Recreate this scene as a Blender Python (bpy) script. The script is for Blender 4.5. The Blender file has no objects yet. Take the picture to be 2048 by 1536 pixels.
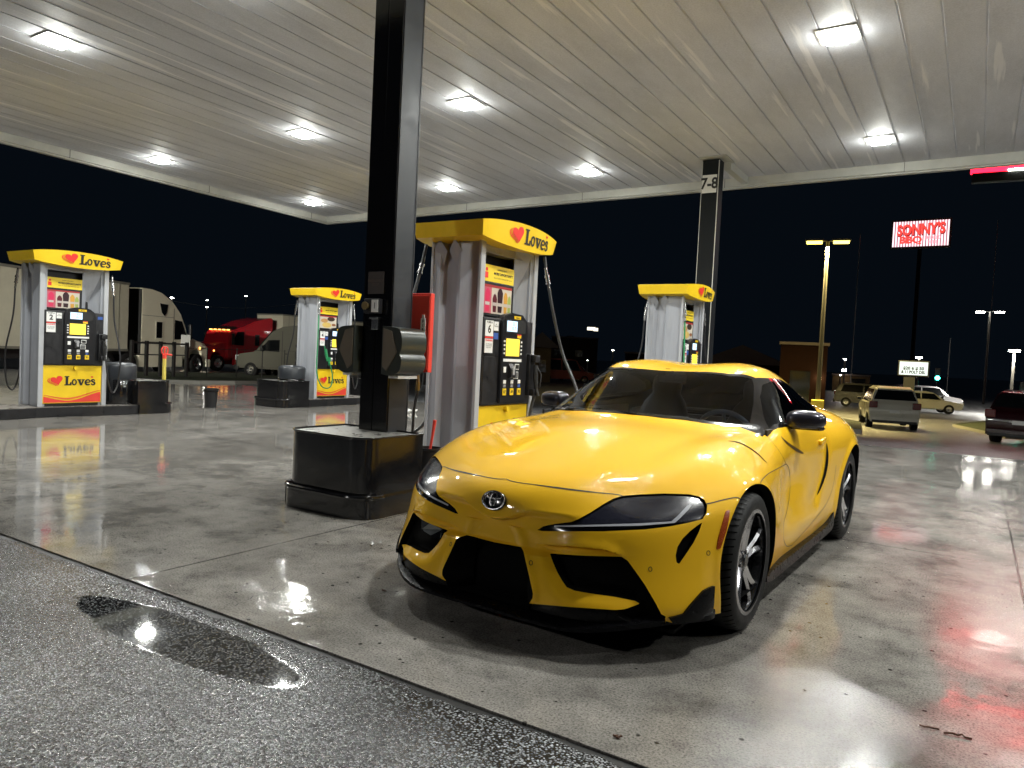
import bpy, bmesh, math, random
import numpy as np
from mathutils import Matrix, Vector
random.seed(7)
sc = bpy.context.scene
col = sc.collection
# ---------------------------------------------------------------- camera
CR = np.array([[0.8424861, 0.06189353, -0.53515078],
               [0.53650393, -0.00642419, 0.84387337],
               [0.04879239, -0.99806208, -0.03861841]])   # world = CR @ (right, down, forward)
CH = 1.2557; CF = 1471.59
cd = bpy.data.cameras.new('camera'); cam = bpy.data.objects.new('camera', cd); col.objects.link(cam)
cam.matrix_world = Matrix(((CR[0,0],-CR[0,1],-CR[0,2],0),(CR[1,0],-CR[1,1],-CR[1,2],0),(CR[2,0],-CR[2,1],-CR[2,2],CH),(0,0,0,1)))
cd.sensor_width = 36; cd.lens = 36*CF/2048; cd.clip_end = 3000; cd.clip_start = .02
sc.camera = cam
# ---------------------------------------------------------------- night sky, exposure
world = bpy.data.worlds.new('World'); sc.world = world; world.use_nodes = True
bg = world.node_tree.nodes['Background']; bg.inputs[0].default_value = (.25,.45,.75,1); bg.inputs[1].default_value = .004
sc.view_settings.view_transform = 'Standard'; sc.view_settings.look = 'None'
sc.view_settings.exposure = 0.80; sc.view_settings.gamma = 1
sc.cycles.max_bounces = 7; sc.cycles.diffuse_bounces = 3; sc.cycles.glossy_bounces = 4; sc.cycles.transparent_max_bounces = 12
sc.cycles.caustics_reflective = False; sc.cycles.caustics_refractive = False
sc.cycles.sample_clamp_indirect = 4.0
LAMP_W = 70.0
# ---------------------------------------------------------------- helpers
def ray_dir(u, v): return CR @ np.array([u-1024, v-768, CF])
def ground_z(x, y):
    k = .70 + .55*min(1, max(0, (x+26)/16))
    dy = max(0, y-14.1); dx = max(0, -16.5-x)
    return -(k*(1-math.exp(-dy*dy/(14*(dy+2.5))))+ .010*min(dx, 40))
def pix_ground(u, v):
    d = ray_dir(u, v); d = d/np.linalg.norm(d[:2]); t = 1.
    while t < 400:
        if CH+d[2]*t <= ground_z(d[0]*t, d[1]*t): break
        t += .02
    return d[0]*t, d[1]*t, ground_z(d[0]*t, d[1]*t)
def pix_at(u, v, dist):
    d = ray_dir(u, v); d = d/np.linalg.norm(d[:2]); return np.array([0,0,CH])+d*dist
def pix_plane(u, v, ax, val):
    d = ray_dir(u, v); o = np.array([0,0,CH]); return o+d*((val-o[ax])/d[ax])
def proj(P):
    q = (np.atleast_2d(P)-np.array([0,0,CH])) @ CR
    return np.stack([1024+CF*q[:,0]/q[:,2], 768+CF*q[:,1]/q[:,2]], 1)
def tag(o, label=None, cat=None, group=None, kind=None):
    if label: o['label'] = label
    if cat: o['category'] = cat
    if group: o['group'] = group
    if kind: o['kind'] = kind
    return o
def thing(name, loc, label, cat, group=None, rz=0):
    o = bpy.data.objects.new(name, None); col.objects.link(o); o.location = loc; o.rotation_euler = (0,0,rz)
    o.empty_display_size = .2
    return tag(o, label, cat, group)
def mkmesh(name, V, F, mat=None, parent=None, smooth=False, mats=None, mi=None, sharp=None):
    me = bpy.data.meshes.new(name); me.from_pydata([tuple(map(float,v)) for v in V], [], [tuple(map(int,f)) for f in F]); me.update()
    for m in (mats or [mat]): me.materials.append(m)
    if mi is not None: me.polygons.foreach_set('material_index', list(mi))
    if smooth: me.polygons.foreach_set('use_smooth', [True]*len(me.polygons))
    if sharp: me.set_sharp_from_angle(angle=math.radians(sharp))
    o = bpy.data.objects.new(name, me); col.objects.link(o)
    if parent is not None: o.parent = parent
    return o
class MB:
    def __init__(s): s.v=[]; s.f=[]; s.m=[]; s.cur=0
    def add(s, V, F):
        n=len(s.v); s.v += [tuple(map(float,p)) for p in V]; s.f += [tuple(n+i for i in f) for f in F]; s.m += [s.cur]*len(F); return s
    def box(s, a, b, bev=0.0):
        (x0,y0,z0),(x1,y1,z1) = a,b
        x0,x1=min(x0,x1),max(x0,x1); y0,y1=min(y0,y1),max(y0,y1); z0,z1=min(z0,z1),max(z0,z1)
        if bev<=0:
            V=[(x,y,z) for x in (x0,x1) for y in (y0,y1) for z in (z0,z1)]
            return s.add(V, [(0,1,3,2),(4,6,7,5),(0,4,5,1),(2,3,7,6),(0,2,6,4),(1,5,7,3)])
        bev=min(bev,(x1-x0)/2.01,(y1-y0)/2.01,(z1-z0)/2.01)
        bm=bmesh.new(); bmesh.ops.create_cube(bm,size=1)
        for v in bm.verts: v.co=Vector(((x0+x1)/2+v.co.x*(x1-x0),(y0+y1)/2+v.co.y*(y1-y0),(z0+z1)/2+v.co.z*(z1-z0)))
        bmesh.ops.bevel(bm,geom=list(bm.edges),offset=bev,segments=2,profile=.6,affect='EDGES')
        return s.bm(bm)
    def bm(s, bm):
        bm.verts.index_update(); V=[tuple(v.co) for v in bm.verts]; F=[tuple(v.index for v in f.verts) for f in bm.faces]; bm.free(); return s.add(V,F)
    def prism(s, poly, z0, z1, ax=2, cap=True):
        # poly of 2D points in the plane normal to ax, extruded from z0 to z1
        def P(a,b,c): return (c,a,b) if ax==0 else ((a,c,b) if ax==1 else (a,b,c))
        n=len(poly); V=[P(a,b,z0) for a,b in poly]+[P(a,b,z1) for a,b in poly]
        F=[(i,(i+1)%n,n+(i+1)%n,n+i) for i in range(n)]
        if cap: F += [tuple(range(n))[::-1], tuple(range(n,2*n))]
        return s.add(V,F)
    def lathe(s, prof, c=(0,0,0), ax=2, n=32, a0=0, a1=2*math.pi):
        full = abs(a1-a0-2*math.pi)<1e-6; m = n if full else n+1; V=[]
        for i in range(m):
            a=a0+(a1-a0)*i/n; ca,sa=math.cos(a),math.sin(a)
            for r,z in prof:
                p = (r*ca,r*sa,z) if ax==2 else ((z,r*ca,r*sa) if ax==0 else (r*ca,z,r*sa))
                V.append((p[0]+c[0],p[1]+c[1],p[2]+c[2]))
        k=len(prof); F=[]
        for i in range(n):
            j=(i+1)%m
            for q in range(k-1): F.append((i*k+q,j*k+q,j*k+q+1,i*k+q+1))
        return s.add(V,F)
    def cyl(s, a, b, r, r2=None, n=16, cap=True):
        a=Vector(a); b=Vector(b); d=(b-a).normalized(); r2 = r if r2 is None else r2
        u=d.orthogonal().normalized(); w=d.cross(u); V=[]
        for c,rr in ((a,r),(b,r2)):
            for i in range(n):
                t=2*math.pi*i/n; V.append(c+u*math.cos(t)*rr+w*math.sin(t)*rr)
        F=[(i,(i+1)%n,n+(i+1)%n,n+i) for i in range(n)]
        if cap: F += [tuple(range(n))[::-1], tuple(range(n,2*n))]
        return s.add(V,F)
    def tube(s, pts, r, n=8, cap=True):
        pts=[Vector(p) for p in pts]; V=[]; u=None
        for i,p in enumerate(pts):
            t=(pts[min(i+1,len(pts)-1)]-pts[max(i-1,0)]).normalized()
            u = t.orthogonal().normalized() if u is None else (u-t*u.dot(t)).normalized()
            w=t.cross(u); rr = r[i] if isinstance(r,(list,tuple)) else r
            for k in range(n):
                a=2*math.pi*k/n; V.append(p+u*math.cos(a)*rr+w*math.sin(a)*rr)
        F=[]
        for i in range(len(pts)-1):
            for k in range(n): F.append((i*n+k,i*n+(k+1)%n,(i+1)*n+(k+1)%n,(i+1)*n+k))
        if cap: F += [tuple(range(n))[::-1], tuple(range((len(pts)-1)*n,len(pts)*n))]
        return s.add(V,F)
    def build(s, name, mat, parent=None, smooth=None, bev=0):
        mats = mat if isinstance(mat,list) else [mat]
        o = mkmesh(name, s.v, s.f, None, parent, mats=mats, mi=s.m)
        bm=bmesh.new(); bm.from_mesh(o.data); bmesh.ops.recalc_face_normals(bm,faces=bm.faces)
        if bev: bmesh.ops.bevel(bm,geom=[e for e in bm.edges if e.is_manifold and e.calc_face_angle(0)>.5],offset=bev,segments=2,affect='EDGES',clamp_overlap=True)
        bm.to_mesh(o.data); bm.free()
        if smooth:
            o.data.polygons.foreach_set('use_smooth',[True]*len(o.data.polygons)); o.data.set_sharp_from_angle(angle=math.radians(smooth))
        return o
def catmull(P, n=8, closed=False):
    P=[np.array(p,float) for p in P]; m=len(P); out=[]
    for i in range(m if closed else m-1):
        g=lambda k: P[k%m] if closed else P[min(max(k,0),m-1)]
        a,b,c,d=g(i-1),g(i),g(i+1),g(i+2)
        for j in range(n):
            t=j/n; out.append(.5*((2*b)+(c-a)*t+(2*a-5*b+4*c-d)*t*t+(3*b-a-3*c+d)*t**3))
    if not closed: out.append(P[-1])
    return out
def copy_tree(o, parent=None):
    c=o.copy(); col.objects.link(c)
    if parent is not None: c.parent=parent
    for ch in [x for x in o.children]: copy_tree(ch,c)
    return c
# ---------------------------------------------------------------- materials
def mat(name, color=(.5,.5,.5), rough=.5, metal=0., coat=0., coat_r=.03, spec=.5, emis=None, es=0., noise=None, bump=None, alpha=None, clip=None):
    m=bpy.data.materials.new(name); m.use_nodes=True; nt=m.node_tree; b=nt.nodes['Principled BSDF']
    b.inputs['Base Color'].default_value=(*color,1); b.inputs['Roughness'].default_value=rough; b.inputs['Metallic'].default_value=metal
    b.inputs['Coat Weight'].default_value=coat; b.inputs['Coat Roughness'].default_value=coat_r; b.inputs['Specular IOR Level'].default_value=spec
    if emis: b.inputs['Emission Color'].default_value=(*emis,1); b.inputs['Emission Strength'].default_value=es
    if noise or bump:
        tc=nt.nodes.new('ShaderNodeTexCoord')
    if noise:   # (scale, amount, roughness variation, [stretch])
        n=nt.nodes.new('ShaderNodeTexNoise'); n.inputs['Scale'].default_value=noise[0]; n.inputs['Detail'].default_value=6; n.inputs['Roughness'].default_value=.65
        mp=nt.nodes.new('ShaderNodeMapping'); mp.inputs['Scale'].default_value=noise[3] if len(noise)>3 else (1,1,1)
        nt.links.new(tc.outputs['Object'],mp.inputs[0]); nt.links.new(mp.outputs[0],n.inputs['Vector'])
        r=nt.nodes.new('ShaderNodeMapRange'); r.inputs['From Min'].default_value=.3; r.inputs['From Max'].default_value=.7
        r.inputs['To Min'].default_value=1-noise[1]; r.inputs['To Max'].default_value=1+noise[1]*.6
        nt.links.new(n.outputs['Fac'],r.inputs['Value'])
        mx=nt.nodes.new('ShaderNodeVectorMath'); mx.operation='SCALE'; mx.inputs[0].default_value=color; nt.links.new(r.outputs[0],mx.inputs['Scale'])
        nt.links.new(mx.outputs[0],b.inputs['Base Color'])
        r2=nt.nodes.new('ShaderNodeMapRange'); r2.inputs['From Min'].default_value=.3; r2.inputs['From Max'].default_value=.7
        r2.inputs['To Min'].default_value=max(.02,rough-noise[2]); r2.inputs['To Max'].default_value=min(1,rough+noise[2])
        nt.links.new(n.outputs['Fac'],r2.inputs['Value']); nt.links.new(r2.outputs[0],b.inputs['Roughness'])
    if bump:    # (scale, strength, distance)
        n=nt.nodes.new('ShaderNodeTexNoise'); n.inputs['Scale'].default_value=bump[0]; n.inputs['Detail'].default_value=3
        nt.links.new(tc.outputs['Object'],n.inputs['Vector'])
        bp=nt.nodes.new('ShaderNodeBump'); bp.inputs['Strength'].default_value=bump[1]; bp.inputs['Distance'].default_value=bump[2]
        nt.links.new(n.outputs['Fac'],bp.inputs['Height']); nt.links.new(bp.outputs[0],b.inputs['Normal'])
        if coat: nt.links.new(bp.outputs[0],b.inputs['Coat Normal'])
    return m
def emit(name, c, s):
    m=bpy.data.materials.new(name); m.use_nodes=True; b=m.node_tree.nodes['Principled BSDF']
    b.inputs['Base Color'].default_value=(.05,.05,.05,1); b.inputs['Emission Color'].default_value=(*c,1); b.inputs['Emission Strength'].default_value=s
    return m
def node(nt, typ, **kw):
    n=nt.nodes.new(typ)
    for k,v in kw.items():
        if k.startswith('i_'): n.inputs[k[2:].replace('_',' ')].default_value=v
        else: setattr(n,k,v)
    return n
def ramp(nt, src, stops):
    r=nt.nodes.new('ShaderNodeValToRGB'); nt.links.new(src,r.inputs[0]); e=r.color_ramp.elements
    while len(e)<len(stops): e.new(.5)
    for q,(p,c) in zip(e,stops):
        q.position=p; q.color=(c,c,c,1) if not isinstance(c,tuple) else (*c,1)
    return r.outputs[0]
M={}
M['yellow_panel']=mat('yellow_panel',(.82,.55,.015),.38,noise=(3,.10,.08))
M['grey_metal']=mat('grey_metal',(.36,.375,.41),.38,metal=.12,noise=(6,.10,.1,(3,3,.4)),bump=(90,.10,.002))
M['black_plastic']=mat('black_plastic',(.014,.014,.016),.38,noise=(14,.3,.12),bump=(200,.1,.001))
M['black_gloss']=mat('black_gloss',(.008,.008,.009),.14,coat=.6,noise=(9,.2,.07),bump=(60,.16,.002))
M['dark_paint']=mat('dark_paint',(.020,.023,.028),.40,noise=(5,.18,.12),bump=(70,.15,.002))
M['black_rubber']=mat('black_rubber',(.016,.016,.016),.62,bump=(60,.2,.002))
M['chrome']=mat('chrome',(.7,.7,.7),.2,metal=1)
M['white_label']=mat('white_label',(.78,.78,.76),.5)
M['black_ink']=mat('black_ink',(.012,.012,.012),.5)
M['red_ink']=mat('red_ink',(.72,.035,.025),.45)
M['blue_ink']=mat('blue_ink',(.04,.10,.36),.45)
M['red_panel']=mat('red_panel',(.75,.06,.04),.4,noise=(3,.08,.06))
M['green_hose']=mat('green_hose',(.02,.22,.08),.45)
M['white_metal']=mat('white_metal',(.62,.62,.58),.4,noise=(2.5,.12,.1))
M['lit_lens']=emit('lit_lens',(.97,1,.90),55)
# ================================================================ ground
CZ = lambda x,y: 5.0+.0069*x-.0103*y      # underside of the canopy deck
def wet_concrete():
    m=bpy.data.materials.new('wet_concrete'); m.use_nodes=True; nt=m.node_tree; b=nt.nodes['Principled BSDF']; L=nt.links
    tc=node(nt,'ShaderNodeTexCoord'); mp=node(nt,'ShaderNodeMapping'); mp.inputs['Scale'].default_value=(1,.45,1); L.new(tc.outputs['Object'],mp.inputs[0])
    big=node(nt,'ShaderNodeTexNoise',i_Scale=.55,i_Detail=7.,i_Roughness=.62); L.new(mp.outputs[0],big.inputs['Vector'])
    mid=node(nt,'ShaderNodeTexNoise',i_Scale=3.1,i_Detail=8.,i_Roughness=.7); L.new(tc.outputs['Object'],mid.inputs['Vector'])
    fin=node(nt,'ShaderNodeTexNoise',i_Scale=110.,i_Detail=5.,i_Roughness=.7); L.new(tc.outputs['Object'],fin.inputs['Vector'])
    # colour
    c1=node(nt,'ShaderNodeMixRGB',blend_type='MIX'); c1.inputs[1].default_value=(.145,.136,.122,1); c1.inputs[2].default_value=(.325,.308,.282,1); L.new(ramp(nt,big.outputs['Fac'],[(.33,0.),(.68,1.)]),c1.inputs[0])
    c2=node(nt,'ShaderNodeMixRGB',blend_type='MULTIPLY'); c2.inputs[0].default_value=.8; L.new(c1.outputs[0],c2.inputs[1]); L.new(ramp(nt,mid.outputs['Fac'],[(.34,.42),(.48,.88),(.60,1.15),(.68,1.35)]),c2.inputs[2])
    c3=node(nt,'ShaderNodeMixRGB',blend_type='MULTIPLY'); c3.inputs[0].default_value=.75; L.new(c2.outputs[0],c3.inputs[1]); L.new(ramp(nt,fin.outputs['Fac'],[(.38,.25),(.47,.85),(.60,1.25)]),c3.inputs[2])
    # dark pits / debris
    vo=node(nt,'ShaderNodeTexVoronoi',i_Scale=9.); L.new(tc.outputs['Object'],vo.inputs['Vector']); c4=node(nt,'ShaderNodeMixRGB',blend_type='MULTIPLY'); c4.inputs[0].default_value=1; L.new(c3.outputs[0],c4.inputs[1]); L.new(ramp(nt,vo.outputs['Distance'],[(.07,.2),(.10,1.)]),c4.inputs[2])
    # slab joints
    sp=node(nt,'ShaderNodeSeparateXYZ'); L.new(tc.outputs['Object'],sp.inputs[0])
    def joint(sock,per,off,skew=None):
        s=sock
        if skew:
            a=node(nt,'ShaderNodeMath',operation='MULTIPLY_ADD'); a.inputs[1].default_value=skew[1]; L.new(skew[0],a.inputs[0]); L.new(sock,a.inputs[2]); s=a.outputs[0]
        a=node(nt,'ShaderNodeMath',operation='ADD'); a.inputs[1].default_value=-off; L.new(s,a.inputs[0])
        p=node(nt,'ShaderNodeMath',operation='PINGPONG'); p.inputs[1].default_value=per/2; L.new(a.outputs[0],p.inputs[0]); return p.outputs[0]
    jx=joint(sp.outputs['X'],3.95,-3.66,None); jy=joint(sp.outputs['Y'],3.86,9.86,None)
    mn=node(nt,'ShaderNodeMath',operation='MINIMUM'); L.new(jx,mn.inputs[0]); L.new(jy,mn.inputs[1]); jm=ramp(nt,mn.outputs[0],[(.0035,.25),(.010,1.)])
    c5=node(nt,'ShaderNodeMixRGB',blend_type='MULTIPLY'); c5.inputs[0].default_value=1; L.new(c4.outputs[0],c5.inputs[1]); L.new(jm,c5.inputs[2]); L.new(c5.outputs[0],b.inputs['Base Color'])
    # wetness: standing film on the left, drier and coarser to the right of the car
    wet=node(nt,'ShaderNodeTexNoise',i_Scale=.75,i_Detail=12.,i_Roughness=.70,i_Distortion=.6); mp2=node(nt,'ShaderNodeMapping'); mp2.inputs['Scale'].default_value=(.8,.8,1); mp2.inputs['Location'].default_value=(3.3,1.7,0); L.new(tc.outputs['Object'],mp2.inputs[0]); L.new(mp2.outputs[0],wet.inputs['Vector'])
    gx=node(nt,'ShaderNodeMapRange'); gx.inputs['From Min'].default_value=-4.5; gx.inputs['From Max'].default_value=-1.0; gx.inputs['To Min'].default_value=-.13; gx.inputs['To Max'].default_value=.01; L.new(sp.outputs['X'],gx.inputs['Value'])
    ad=node(nt,'ShaderNodeMath',operation='ADD'); L.new(wet.outputs['Fac'],ad.inputs[0]); L.new(gx.outputs[0],ad.inputs[1])
    def q2(sock,c,r):
        a=node(nt,'ShaderNodeMath',operation='SUBTRACT'); a.inputs[1].default_value=c; L.new(sock,a.inputs[0]); d=node(nt,'ShaderNodeMath',operation='DIVIDE'); d.inputs[1].default_value=r; L.new(a.outputs[0],d.inputs[0]); p=node(nt,'ShaderNodeMath',operation='MULTIPLY'); L.new(d.outputs[0],p.inputs[0]); L.new(d.outputs[0],p.inputs[1]); return p.outputs[0]
    acc=None      # thin films of water lying on the coarse part of the slab
    for (cx_,cy_,rx_,ry_) in ((.02,3.46,.40,.26),(.15,4.15,.34,.28),(-.48,6.7,.42,.75),(-.7,3.95,.16,.35),(-.6,10.6,2.6,1.3),(-6.6,6.6,2.2,.8)):
        a=node(nt,'ShaderNodeMath',operation='ADD'); L.new(q2(sp.outputs['X'],cx_,rx_),a.inputs[0]); L.new(q2(sp.outputs['Y'],cy_,ry_),a.inputs[1])
        if acc is None: acc=a.outputs[0]
        else: m_=node(nt,'ShaderNodeMath',operation='MINIMUM'); L.new(acc,m_.inputs[0]); L.new(a.outputs[0],m_.inputs[1]); acc=m_.outputs[0]
    gr=node(nt,'ShaderNodeTexNoise',i_Scale=26.,i_Detail=7.,i_Roughness=.75); mp4=node(nt,'ShaderNodeMapping'); mp4.inputs['Scale'].default_value=(1,2.,1); L.new(tc.outputs['Object'],mp4.inputs[0]); L.new(mp4.outputs[0],gr.inputs['Vector'])
    ms=node(nt,'ShaderNodeMath',operation='MULTIPLY_ADD'); ms.inputs[1].default_value=3.4; L.new(gr.outputs['Fac'],ms.inputs[0]); L.new(acc,ms.inputs[2])     # ragged edge
    film=ramp(nt,node_div(nt,ms.outputs[0],4.),[(.50,1.),(.56,0.)])
    rbase=ramp(nt,ad.outputs[0],[(.34,.02),(.40,.035),(.44,.06),(.49,.08),(.52,.11),(.62,.13)])
    rm=node(nt,'ShaderNodeMixRGB',blend_type='MIX'); L.new(film,rm.inputs[0]); L.new(rbase,rm.inputs[1]); rm.inputs[2].default_value=(.035,.035,.035,1); L.new(rm.outputs[0],b.inputs['Roughness'])
    b.inputs['Specular IOR Level'].default_value=.42
    bs=ramp(nt,ad.outputs[0],[(.36,.02),(.44,.12),(.50,.20),(.54,.32)])
    h=node(nt,'ShaderNodeMixRGB',blend_type='ADD'); h.inputs[0].default_value=1; L.new(fin.outputs['Fac'],h.inputs[1]); L.new(jm,h.inputs[2])
    bp=node(nt,'ShaderNodeBump',i_Distance=.0030); L.new(h.outputs[0],bp.inputs['Height']); fb=node(nt,'ShaderNodeMixRGB',blend_type='MIX'); L.new(film,fb.inputs[0]); L.new(bs,fb.inputs[1]); fb.inputs[2].default_value=(.035,.035,.035,1); L.new(fb.outputs[0],bp.inputs['Strength'])
    ri=node(nt,'ShaderNodeTexNoise',i_Scale=14.,i_Detail=2.); L.new(tc.outputs['Object'],ri.inputs['Vector']); bp2=node(nt,'ShaderNodeBump',i_Strength=.16,i_Distance=.004); L.new(ri.outputs['Fac'],bp2.inputs['Height']); L.new(bp2.outputs[0],bp.inputs['Normal']); L.new(bp.outputs[0],b.inputs['Normal'])
    return m
def wet_asphalt(name='wet_asphalt',near=True):
    m=bpy.data.materials.new(name); m.use_nodes=True; nt=m.node_tree; b=nt.nodes['Principled BSDF']; L=nt.links
    tc=node(nt,'ShaderNodeTexCoord'); sp=node(nt,'ShaderNodeSeparateXYZ'); L.new(tc.outputs['Object'],sp.inputs[0])
    vo=node(nt,'ShaderNodeTexVoronoi',i_Scale=105. if near else 40.,i_Randomness=1.); L.new(tc.outputs['Object'],vo.inputs['Vector'])
    no=node(nt,'ShaderNodeTexNoise',i_Scale=1.1,i_Detail=6.,i_Roughness=.65); L.new(tc.outputs['Object'],no.inputs['Vector'])
    n2=node(nt,'ShaderNodeTexNoise',i_Scale=230.,i_Detail=2.); L.new(tc.outputs['Object'],n2.inputs['Vector'])
    st=ramp(nt,vo.outputs['Distance'],[(0.,1.),(.35,.75),(.62,0.)])
    col_=node(nt,'ShaderNodeMixRGB',blend_type='MIX'); col_.inputs[1].default_value=(.016,.017,.018,1); col_.inputs[2].default_value=(.56,.57,.58,1); L.new(st,col_.inputs[0])  # pale stone colour also carries the lamps' glint on wet stones
    c2=node(nt,'ShaderNodeMixRGB',blend_type='MULTIPLY'); c2.inputs[0].default_value=.8; L.new(col_.outputs[0],c2.inputs[1]); sc_=node(nt,'ShaderNodeSeparateXYZ'); L.new(vo.outputs['Color'],sc_.inputs[0]); L.new(sc_.outputs[0],c2.inputs[2])
    c3=node(nt,'ShaderNodeMixRGB',blend_type='MULTIPLY'); c3.inputs[0].default_value=.8; L.new(c2.outputs[0],c3.inputs[1]); L.new(ramp(nt,no.outputs['Fac'],[(.35,.45),(.6,1.2)]),c3.inputs[2])
    L.new(c3.outputs[0],b.inputs['Base Color']); b.inputs['Specular IOR Level'].default_value=.75
    hh=node(nt,'ShaderNodeMath',operation='MULTIPLY_ADD'); hh.inputs[1].default_value=.25; L.new(n2.outputs['Fac'],hh.inputs[0]); L.new(st,hh.inputs[2])
    bp=node(nt,'ShaderNodeBump',i_Distance=.0045 if near else .006); L.new(hh.outputs[0],bp.inputs['Height'])
    if near:
        # still puddle lying against the slab edge
        def q(sock,c,r):
            a=node(nt,'ShaderNodeMath',operation='SUBTRACT'); a.inputs[1].default_value=c; L.new(sock,a.inputs[0]); d=node(nt,'ShaderNodeMath',operation='DIVIDE'); d.inputs[1].default_value=r; L.new(a.outputs[0],d.inputs[0]); p=node(nt,'ShaderNodeMath',operation='MULTIPLY'); L.new(d.outputs[0],p.inputs[0]); L.new(d.outputs[0],p.inputs[1]); return p.outputs[0]
        def blob(cx_,cy_,rx,ry):
            a=node(nt,'ShaderNodeMath',operation='ADD'); L.new(q(sp.outputs['X'],cx_,rx),a.inputs[0]); L.new(q(sp.outputs['Y'],cy_,ry),a.inputs[1]); return a.outputs[0]
        m2=node(nt,'ShaderNodeMath',operation='ADD'); m2.inputs[1].default_value=0; L.new(blob(-2.80,1.865,.78,.165),m2.inputs[0])
        w=node(nt,'ShaderNodeTexNoise',i_Scale=5.,i_Detail=5.); L.new(tc.outputs['Object'],w.inputs['Vector']); a=node(nt,'ShaderNodeMath',operation='MULTIPLY_ADD'); a.inputs[1].default_value=.55; L.new(w.outputs['Fac'],a.inputs[0]); L.new(m2.outputs[0],a.inputs[2])
        pm=ramp(nt,a.outputs[0],[(.0,0.),(1.,1.)]); pm=ramp(nt,node_div(nt,a.outputs[0],2.),[(.55,0.),(.66,1.)])
        L.new(ramp(nt,pm,[(0.,.03),(1.,.20)]),b.inputs['Roughness']); L.new(ramp(nt,pm,[(0.,.0),(.4,.02),(1.,1.)]),bp.inputs['Strength']); c9=node(nt,'ShaderNodeMixRGB',blend_type='MULTIPLY'); c9.inputs[0].default_value=1; L.new(c3.outputs[0],c9.inputs[1]); L.new(ramp(nt,pm,[(0.,.45),(1.,1.)]),c9.inputs[2]); L.new(c9.outputs[0],b.inputs['Base Color'])
    else:
        b.inputs['Roughness'].default_value=.30; bp.inputs['Strength'].default_value=.8
    L.new(bp.outputs[0],b.inputs['Normal']); return m
def node_div(nt,s,k):
    d=node(nt,'ShaderNodeMath',operation='DIVIDE'); d.inputs[1].default_value=k; nt.links.new(s,d.inputs[0]); return d.outputs[0]
def struct(o): o['kind']='structure'; return o
M['concrete']=wet_concrete(); M['asphalt']=wet_asphalt(); M['far_asphalt']=wet_asphalt('far_wet_asphalt',False)
# ground: one sheet to the horizon, following the fall of the site
xs=sorted(set(list(np.arange(-70,40,2.))+[-1500,-700,-300,-150,-100,50,80,150,400,1500])); ys=sorted(set([-300,-40,-6.,2.10]+list(np.arange(14.1,60,1.9))+[65,75,90,120,200,400,900,2500]))
V_=[(x,y,ground_z(x,y)-(.012)) for x in xs for y in ys]; ny=len(ys)
F_=[(i*ny+j,(i+1)*ny+j,(i+1)*ny+j+1,i*ny+j+1) for i in range(len(xs)-1) for j in range(ny-1)]
struct(mkmesh('ground',V_,F_,M['far_asphalt'],smooth=True))
# near asphalt with a ragged edge, seam gap, concrete forecourt slab
rnd=random.Random(3); ex=[-40+.07*i for i in range(900)]
edge=[2.118+.010*math.sin(x*9)+rnd.uniform(-.010,.010)+.006*math.sin(x*31) for x in ex]
V_=[(x,-12,.0) for x in ex]+[(x,e-.05,.0) for x,e in zip(ex,edge)]+[(x,e,-.006) for x,e in zip(ex,edge)]; n=len(ex)
F_=[(i,i+1,n+i+1,n+i) for i in range(n-1)]+[(n+i,n+i+1,2*n+i+1,2*n+i) for i in range(n-1)]
struct(mkmesh('asphalt',V_,F_,M['asphalt']))
mb=MB(); V_=[(x,2.05,-.009) for x in (-40,30)]+[(x,2.19,-.009) for x in (30,-40)]; mb.add(V_,[(0,1,2,3)]); struct(mb.build('seam_filler',mat('tar',(.006,.006,.006),.5,bump=(60,.3,.002))))
ce=[2.142+rnd.uniform(0,.004) for x in ex[:]]
V_=[(x,e,-.02) for x,e in zip(ex,ce)]+[(x,e+.003,.0) for x,e in zip(ex,ce)]+[(x,14.1,.0) for x in ex]
F_=[(i,i+1,n+i+1,n+i) for i in range(n-1)]+[(n+i,n+i+1,2*n+i+1,2*n+i) for i in range(n-1)]
keepx=[i for i,x in enumerate(ex) if -19<x<14]
F_=[f for f in F_ if -19<ex[f[0]%n]<14]
struct(mkmesh('forecourt_slab',V_,F_,M['concrete']))
# thin crack across the slab
mb=MB(); cr_=[gp for gp in [pix_ground(u,v)[:2] for u,v in ((1062,0) and (470,1213),(505,1196),(530,1190),(560,1172),(605,1150),(655,1135),(705,1108),(720,1085))]]
P=[np.array([a,b,.003]) for a,b in cr_]; P2=[]
for a,b in zip(P[:-1],P[1:]):
    for t in np.linspace(0,1,6)[:-1]: P2.append(a+(b-a)*t+np.array([rnd.uniform(-.008,.008),rnd.uniform(-.008,.008),0]))
V_=[];
for i,p in enumerate(P2): w=.0045*(1-i/len(P2))+.0012; V_+= [p-[0,w,0],p+[0,w,0]]
mb.add(V_,[(2*i,2*i+1,2*i+3,2*i+2) for i in range(len(P2)-1)]); struct(mb.build('slab_crack',mat('crack',(.01,.009,.008),.7)))
# scraps of litter and leaves on the slab
for i,(u,v,l) in enumerate([(1860,1460,.06),(1915,1475,.08),(768,1185,.02),(1235,1478,.02)]):
    gx_,gy_,_z=pix_ground(u,v); mb=MB(); P=[(gx_+l*(k/6-.5)+rnd.uniform(-.004,.004),gy_+rnd.uniform(-.006,.006)+l*.25*(k/6-.5),.004+rnd.uniform(0,.006)) for k in range(7)]
    mb.tube(P,.004,n=5); tag(mb.build('twig',mat('twig%d'%i,(.10,.04,.02),.6)),['short brown twig lying on wet concrete near the bottom right corner','longer brown twig lying on wet concrete right of a shorter one','tiny dark scrap on the concrete in front of the left bumper corner','tiny dark scrap on the concrete below the front bumper'][i],'debris')
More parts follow.
